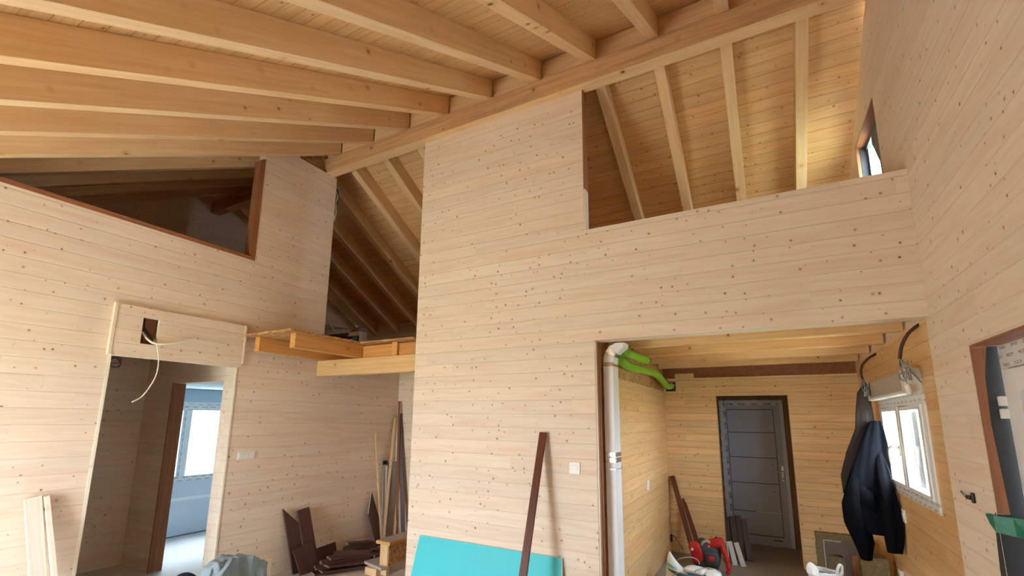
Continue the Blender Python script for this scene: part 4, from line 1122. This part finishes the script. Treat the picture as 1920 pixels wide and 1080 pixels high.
# ------------------------------------------------------------------ coats
t = thing('hanging_coats', 'dark navy and black coats hanging beside the hall window', 'coat', (0.0, 0.0, 0.0))
def garment(mbx, secs, folds, seed, nu=40):
    """secs: (z, cx, cy, rx, ry)"""
    out = []
    n = len(secs)
    for i in range((n - 1) * 5 + 1):
        f = i / 5
        a = min(int(f), n - 2); w = f - a
        A_, B_ = secs[a], secs[a + 1]
        s = [p + (q - p) * w for p, q in zip(A_, B_)]
        amp = min(1.0, 0.25 + i / ((n - 1) * 5) * 0.9)
        ring = []
        for k in range(nu):
            th = 2 * PI * k / nu
            fo = 1 + amp * (0.16 * math.sin(folds * th + seed + 0.5 * math.sin(s[0] * 5)) + 0.07 * math.sin((folds * 2 + 1) * th + seed * 2 + s[0] * 7))
            fo += mnoise.noise(V((math.cos(th) * 1.5 + seed, math.sin(th) * 1.5, s[0] * 3))) * 0.14
            ring.append((min(0.972, s[1] + s[3] * fo * math.cos(th)), s[2] + s[4] * fo * math.sin(th) - max(0.0, s[1] + s[3] * fo * math.cos(th) - 0.93) * 1.5, s[0]))
        out.append(ring)
    mbx.loft(out)
mb = MB()
garment(mb, [(2.12, 0.875, 5.82, 0.018, 0.02), (2.04, 0.855, 5.83, 0.05, 0.04), (1.86, 0.845, 5.84, 0.065, 0.05), (1.68, 0.835, 5.85, 0.075, 0.055), (1.45, 0.78, 5.88, 0.105, 0.06), (1.2, 0.735, 5.90, 0.115, 0.065), (1.05, 0.72, 5.90, 0.105, 0.05)], 4, 0.4)
lab(mb.build('hooded_jacket', 'brownhood', t, smooth=True), 'brown-grey hooded jacket underneath')
mb = MB()
garment(mb, [(1.76, 0.905, 5.74, 0.04, 0.03), (1.68, 0.89, 5.74, 0.065, 0.04), (1.5, 0.86, 5.75, 0.105, 0.06), (1.3, 0.82, 5.75, 0.145, 0.065), (1.08, 0.785, 5.74, 0.185, 0.07), (0.9, 0.785, 5.73, 0.20, 0.075), (0.72, 0.785, 5.73, 0.175, 0.06)], 5, 1.9)
lab(mb.build('navy_coat', 'navy', t, smooth=True), 'navy coat body')
mb = MB()
garment(mb, [(1.24, 0.70, 5.73, 0.02, 0.02), (1.15, 0.675, 5.70, 0.06, 0.05), (0.98, 0.645, 5.69, 0.08, 0.055), (0.8, 0.66, 5.69, 0.085, 0.055), (0.64, 0.695, 5.70, 0.075, 0.05), (0.48, 0.705, 5.72, 0.045, 0.035)], 3, 0.2, 24)
lab(mb.build('coat_sleeve', 'blackcloth', t, smooth=True), 'black sleeve hanging on the left')
mb = MB()
garment(mb, [(1.50, 0.90, 5.72, 0.02, 0.02), (1.32, 0.90, 5.68, 0.05, 0.045), (1.1, 0.90, 5.60, 0.065, 0.05), (0.86, 0.905, 5.56, 0.065, 0.055), (0.70, 0.90, 5.57, 0.06, 0.05), (0.60, 0.895, 5.58, 0.05, 0.035)], 3, 1.1, 24)
lab(mb.build('coat_sleeve', 'blackcloth', t, smooth=True), 'black sleeve hanging on the right')
mb = MB(); mb.loft([[(0.72, 5.665, 1.18), (0.80, 5.66, 1.10), (0.88, 5.67, 0.98)], [(0.68, 5.67, 1.00), (0.76, 5.655, 0.96), (0.85, 5.665, 0.88)]], cap=False, closed=False)
o = mb.build('coat_hem', 'navy', t, smooth=True); o.modifiers.new('solid', 'SOLIDIFY').thickness = 0.01

# ------------------------------------------------------------------ junk below the coats
t = thing('insulation_slab', 'brown mineral wool slab leaning on the hall back wall', 'insulation', (0.57, 6.93, 0))
mb = MB()
def rough_slab(mbx, w, h, d, seed, n=14):
    rings = []
    for zz in range(n):
        z = h * zz / (n - 1)
        ring = []
        for k, (sx, sy) in enumerate([(-1 + 2 * q / 9, -1) for q in range(10)] + [(1 - 2 * q / 9, 1) for q in range(10)]):
            nn = mnoise.noise(V((sx * 4 + seed, sy, z * 20))) * 0.012
            ring.append((sx * w / 2 + nn, sy * d / 2 + nn, z + (nn if zz in (0, n - 1) else 0)))
        rings.append(ring)
    mbx.loft(rings)
rough_slab(mb, 0.38, 0.46, 0.07, 1.0); mb.build('slab', 'wool', t, smooth=False)
t = thing('grey_board_offcut', 'grey board offcut with pale edges standing in front of the wool slab', 'board', (0.60, 6.86, 0.001))
mb = MB(); mb.box((-0.14, -0.01, 0), (0.17, 0.01, 0.385)); mb.build('face', 'slabgrey', t)
mb = MB(); mb.box((-0.146, -0.012, 0), (-0.14, 0.012, 0.392)); mb.box((-0.14, -0.012, 0.385), (0.17, 0.012, 0.392)); lab(mb.build('edge', 'turq_edge', t), 'pale paper edge')
mb = MB(); rough_slab(mb, 0.24, 0.25, 0.06, 4.0)
tag(mb.build('wool_scrap', 'wool', loc=(0.58, 6.72, 0.001), rot=(0, 0.12, 0.1)), 'torn tuft of mineral wool in front of the grey offcut', 'insulation', kind='thing')
mb = MB(); mb.box((-0.11, -0.012, 0), (0.11, 0.012, 0.46))
tag(mb.build('grey_board', 'slabgrey', loc=(0.72, 6.55, 0.001), rot=(-0.1, 0.0, 0.25)), 'grey-brown board leaning behind the coat sleeve', 'board', kind='thing')
mb = MB(); mb.box((-0.022, -0.012, 0), (0.022, 0.012, 0.44))
tag(mb.build('orange_batten', 'red_Z', loc=(0.65, 6.02, 0.001), rot=(0, 0.0, 0.1)), 'reddish batten standing upright between bag and wool block', 'batten', kind='thing')
mb = MB(); rough_slab(mb, 0.22, 0.44, 0.22, 7.0)
tag(mb.build('wool_block', 'wool', loc=(0.80, 6.10, 0.001)), 'thick mineral wool block under the coat sleeves', 'insulation', kind='thing')
t = thing('wall_socket', 'white socket low on the hall wall below the window', 'socket', (XR, 5.84, 0.36), (0, 0, -PI / 2))
mb = MB(); mb.box((-0.05, -0.03, -0.045), (0.05, -0.001, 0.045)); mb.build('face_plate', 'white', t, bevel=0.006)
mb = MB(); mb.tube([(0, -0.034, 0), (0, -0.028, 0)], 0.02, 14); mb.build('socket_well', 'dusty', t)
# white carrier bag
t = thing('white_carrier_bag', 'open white carrier bag with loop handles in front of the wool slab', 'bag', (0.36, 5.7, 0))
mb = MB(); crumple(mb, (0.11, 0.08), (0.135, 0.10), 0.34, 0.03, 3.0)
o = mb.build('bag_body', 'poly', t, smooth=True, sub=1); o.modifiers.new('solid', 'SOLIDIFY').thickness = 0.003
mb = MB()
mb.loft([[(-0.155, -0.05, 0.30), (-0.10, -0.09, 0.30), (-0.03, -0.10, 0.29)], [(-0.15, -0.045, 0.37), (-0.10, -0.075, 0.375), (-0.05, -0.085, 0.35)], [(-0.125, -0.04, 0.41), (-0.10, -0.05, 0.415), (-0.06, -0.06, 0.385)]], cap=False, closed=False)
o = mb.build('handle', 'poly', t, smooth=True, sub=2); o.modifiers.new('solid', 'SOLIDIFY').thickness = 0.004
mb = MB(); mb.tube(spline([(0.09, -0.05, 0.31), (0.105, -0.06, 0.38), (0.125, -0.055, 0.42), (0.142, -0.04, 0.40), (0.135, -0.03, 0.32)], 8), 0.014, 8); mb.build('handle', 'poly', t, smooth=True)
mb = MB(); blob(mb, (0.0, 0.0, 0.29), (0.09, 0.06, 0.03), nz_=0.02, seed=2.2); lab(mb.build('contents', 'groove', t, smooth=True), 'dark contents')

# ------------------------------------------------------------------ patio door at the right edge
t = struct(thing('door_2', 'white patio door frame with printed film in the right wall', 'door', (1.09, 3.40, 0)))
def pb(lo, hi, nm, mm, par=None, bv=0.003, l=None):
    mb = MB(); mb.box((lo[0] - 1.09, lo[1] - 3.40, lo[2]), (hi[0] - 1.09, hi[1] - 3.40, hi[2]))
    o = mb.build(nm, mm, par or t, bevel=bv)
    if l: lab(o, l)
    return o
pb((1.09, 3.30, 0.02), (1.148, 3.385, 2.03), 'frame_post', 'pvc')
pb((1.09, 1.15, 2.03), (1.148, 3.385, 2.15), 'frame_head', 'film_YZ', l='frame head covered in printed film')
pb((1.09, 1.15, 0.02), (1.148, 1.24, 2.03), 'frame_post', 'pvc')
lf = pb((1.075, 1.24, 0.03), (1.125, 1.34, 2.02), 'sash', 'pvc')
pb((1.075, 3.19, 0.03), (1.125, 3.30, 2.02), 'sash', 'pvc')
pb((1.075, 1.34, 1.91), (1.125, 3.19, 2.02), 'sash', 'pvc')
pb((1.075, 1.34, 0.03), (1.125, 3.19, 0.14), 'sash', 'pvc')
pb((1.10, 1.34, 0.14), (1.11, 3.19, 1.91), 'pane', 'glass')
pb((1.13, 1.36, 0.16), (1.138, 3.38, 2.10), 'shutter_curtain', 'slabgrey', l='lowered grey shutter behind the glass')
t.children[-1].data.materials[0] = plain('grey_shutter', (0.46, 0.43, 0.39), 0.5, var=0.06)
for z in (1.865, 1.80):
    pb((1.06, 3.365, z - 0.026), (1.09, 3.399, z + 0.024), 'hinge', 'white', bv=0.004)
mb = MB(); mb.prism([(XR + 0.004, 3.402, 1.295), (XR + 0.05, 3.402, 1.295), (XR + 0.036, 3.402, 1.75), (XR + 0.045, 3.402, 2.0), (XR + 0.070, 3.402, 2.16), (XR + 0.004, 3.402, 2.16)], (0, 0.0065, 0))
struct(mb.build('trim_15', 'red_Z'), 'reddish timber jamb beside the patio door', 'trim')
mb = MB(); mb.box((XR + 0.004, 1.15, 2.157), (1.149, 3.402, 2.165))
struct(mb.build('trim_16', 'red_Y'), 'reddish timber head lining over the patio door', 'trim')
mb = MB(); mb.box((XR + 0.03, 3.4030, 0.0), (1.149, 3.4085, 2.156)); mb.box((XR + 0.002, 3.4025, 0.0), (XR + 0.04, 3.4085, 1.293))
mb.prism([(XR - 0.004, 3.41, 0.0), (XR - 0.004, 3.47, 0.0), (XR - 0.004, 3.47, 1.02), (XR - 0.004, 3.44, 1.22), (XR - 0.004, 3.41, 1.30)], (0.0035, 0, 0))
tag(mb.build('black_membrane', 'membrane'), 'black sealing membrane in the patio door reveal', 'membrane', kind='thing')
mb = MB()
mb.loft([[(XR - 0.005, 3.53, 1.275), (XR - 0.005, 3.525, 1.268)], [(XR - 0.010, 3.47, 1.285), (XR - 0.010, 3.47, 1.235)], [(XR - 0.012, 3.41, 1.285), (XR - 0.012, 3.40, 1.205)],
         [(XR + 0.05, 3.38, 1.285), (XR + 0.05, 3.37, 1.195)], [(XR + 0.095, 3.36, 1.285), (XR + 0.095, 3.36, 1.19)], [(XR + 0.097, 3.20, 1.29), (XR + 0.097, 3.20, 1.18)]], cap=False, closed=False)
o = mb.build('green_strap', 'green_tape'); o.modifiers.new('solid', 'SOLIDIFY').thickness = 0.004
tag(o, 'green strap end taped across the patio door reveal', 'strap', kind='thing')
t = thing('cable_clip', 'black cable clip with wire loop on the right wall', 'clip', (XR, 3.70, 1.335))
mb = MB(); mb.box((-0.022, -0.05, -0.04), (-0.001, -0.015, 0.04)); mb.build('clip_plate', 'black', t, bevel=0.006)
mb = MB(); mb.box((-0.04, -0.03, -0.018), (-0.01, 0.04, 0.014)); mb.build('clip_body', 'black', t, bevel=0.008)
mb = MB(); mb.tube(spline([(-0.02, 0.03, 0.0), (-0.025, 0.10, 0.012), (-0.02, 0.20, 0.025), (-0.015, 0.22, 0.012), (-0.02, 0.12, -0.012), (-0.02, 0.02, -0.01)], 6), 0.0035, 6); mb.build('wire_loop', 'groove', t, smooth=True)

t.scale = (0.7, 0.7, 0.7)

# ------------------------------------------------------------------ loft window in the right gable
t = struct(thing('window_2', 'small gable window in the loft with a timber lined reveal', 'window', (XR, (yl0 + yl1) / 2, zl0)))
yc = (yl0 + yl1) / 2
def lb(lo, hi, nm, mm, bv=0.0, l=None):
    mb = MB(); mb.box((lo[0] - XR, lo[1] - yc, lo[2] - zl0), (hi[0] - XR, hi[1] - yc, hi[2] - zl0))
    o = mb.build(nm, mm, t, bevel=bv)
    if l: lab(o, l)
    return o
lb((XR - 0.004, yl0, zl1 - 0.012), (XR + 0.072, yl1, zl1 - 0.0005), 'head_lining', 'red_Y')
lb((XR - 0.004, yl1 - 0.014, zl0), (XR + 0.026, yl1 - 0.0005, zl1 - 0.012), 'side_lining', 'red_Z')
lb((XR + 0.026, yl1 - 0.018, zl0), (XR + 0.085, yl1 - 0.0005, zl1 - 0.012), 'side_membrane', 'membrane', l='grey membrane on the reveal')
lb((XR + 0.072, yl0 + 0.001, zl1 - 0.055), (XR + 0.125, yl1 - 0.001, zl1 - 0.001), 'frame_head', 'groove', l='dark frame head')
lb((XR + 0.085, yl1 - 0.06, zl0), (XR + 0.125, yl1 - 0.001, zl1 - 0.055), 'frame_side', 'bluebox')
lb((XR + 0.072, yl0 + 0.001, zl0), (XR + 0.125, yl0 + 0.05, zl1 - 0.055), 'frame_side', 'groove')
mb = MB(); mb.prism([(0.076, y - yc, z - zl0) for y, z in ((yl0 + 0.05, zl0), (4.975, zl0), (4.975, 4.05), (5.16, 4.33), (5.16, 4.407), (yl0 + 0.05, 4.407))], (0.02, 0, 0))
lab(mb.build('dark_sash', 'groove', t), 'dark near sash')
lb((XR + 0.104, yl0 + 0.05, zl0), (XR + 0.110, yl1 - 0.06, zl1 - 0.055), 'pane', 'glass')

# ------------------------------------------------------------------ side room window and outside
t = struct(thing('window_3', 'white film-covered window in the pale side room', 'window', (XG, 4.15, 0)))
def rb(lo, hi, nm, mm, par=None, l=None):
    mb = MB(); mb.box((lo[0] - XG, lo[1] - 4.15, lo[2]), (hi[0] - XG, hi[1] - 4.15, hi[2]))
    o = mb.build(nm, mm, par or t, bevel=0.003)
    if l: lab(o, l)
    return o
rb((XG - 0.06, gy0, gz0), (XG + 0.004, gy1, 0.855), 'frame_bottom', 'film_YZ', l='bottom frame covered in printed film')
rb((XG - 0.06, gy0, 1.82), (XG + 0.004, gy1, 1.92), 'frame_top', 'film_YZ', l='top frame covered in printed film')
rb((XG - 0.06, gy0, 0.855), (XG + 0.004, gy0 + 0.08, 1.82), 'frame_side', 'pvc')
rb((XG - 0.06, gy1 - 0.08, 0.855), (XG + 0.004, gy1, 1.82), 'frame_side', 'pvc')
rb((XG - 0.06, 3.885, 0.855), (XG + 0.006, 3.93, 1.82), 'mullion', 'film_ZY', l='mullion covered in printed film')
rb((XG - 0.06, 3.93, 0.855), (XG + 0.006, 4.01, 1.82), 'mullion', 'pvc')
rb((XG - 0.03, gy0 + 0.08, 0.855), (XG - 0.022, 3.885, 1.82), 'pane', 'glass')
rb((XG - 0.03, 4.01, 0.855), (XG - 0.022, gy1 - 0.08, 1.82), 'pane', 'glass')
rb((XG + 0.001, gy0 - 0.05, 1.945), (XG + 0.06, gy1 + 0.05, 2.135), 'shutter_box', 'bluebox', l='grey-blue shutter box')
rb((XG + 0.001, gy0 - 0.05, 1.915), (XG + 0.03, gy1 + 0.05, 1.945), 'box_lip', 'pvc')

mb = MB()
G = 46
vs = {}
for i in range(G):
    for j in range(G):
        y = -8 + 26 * i / (G - 1); x = -9.5 - 9 * j / (G - 1)
        z = -0.3 + (abs(x) - 9.5) * 0.95 + mnoise.noise(V((x * 0.9, y * 0.9, 0))) * 0.5 + mnoise.noise(V((x * 2.7, y * 2.7, 3))) * 0.22
        vs[i, j] = mb.bm.verts.new((x, y, z))
for i in range(G - 1):
    for j in range(G - 1):
        mb.bm.faces.new((vs[i, j], vs[i + 1, j], vs[i + 1, j + 1], vs[i, j + 1]))
o = mb.build('hillside', 'hedge', smooth=True)
struct(o, 'overgrown green bank outside the side room window', 'hillside')
mb = MB(); mb.box((-30, -30, -0.5), (30, 30, -0.3))
struct(mb.build('ground', 'ground'), 'bare ground around the house', 'ground')
for k, (a, b) in enumerate((((-9.2, 4.38, -0.2), (-9.9, 5.02, 2.35)), ((-9.4, 4.6, 0.1), (-9.9, 5.7, 1.45)))):
    mb = MB(); mb.tube([a, b], 0.028, 10)
    tag(mb.build('orange_pole', 'orange', smooth=True), ('long orange pole leaning outside the side room window', 'short orange pole behind the long one outside the window')[k], 'pole', kind='thing')
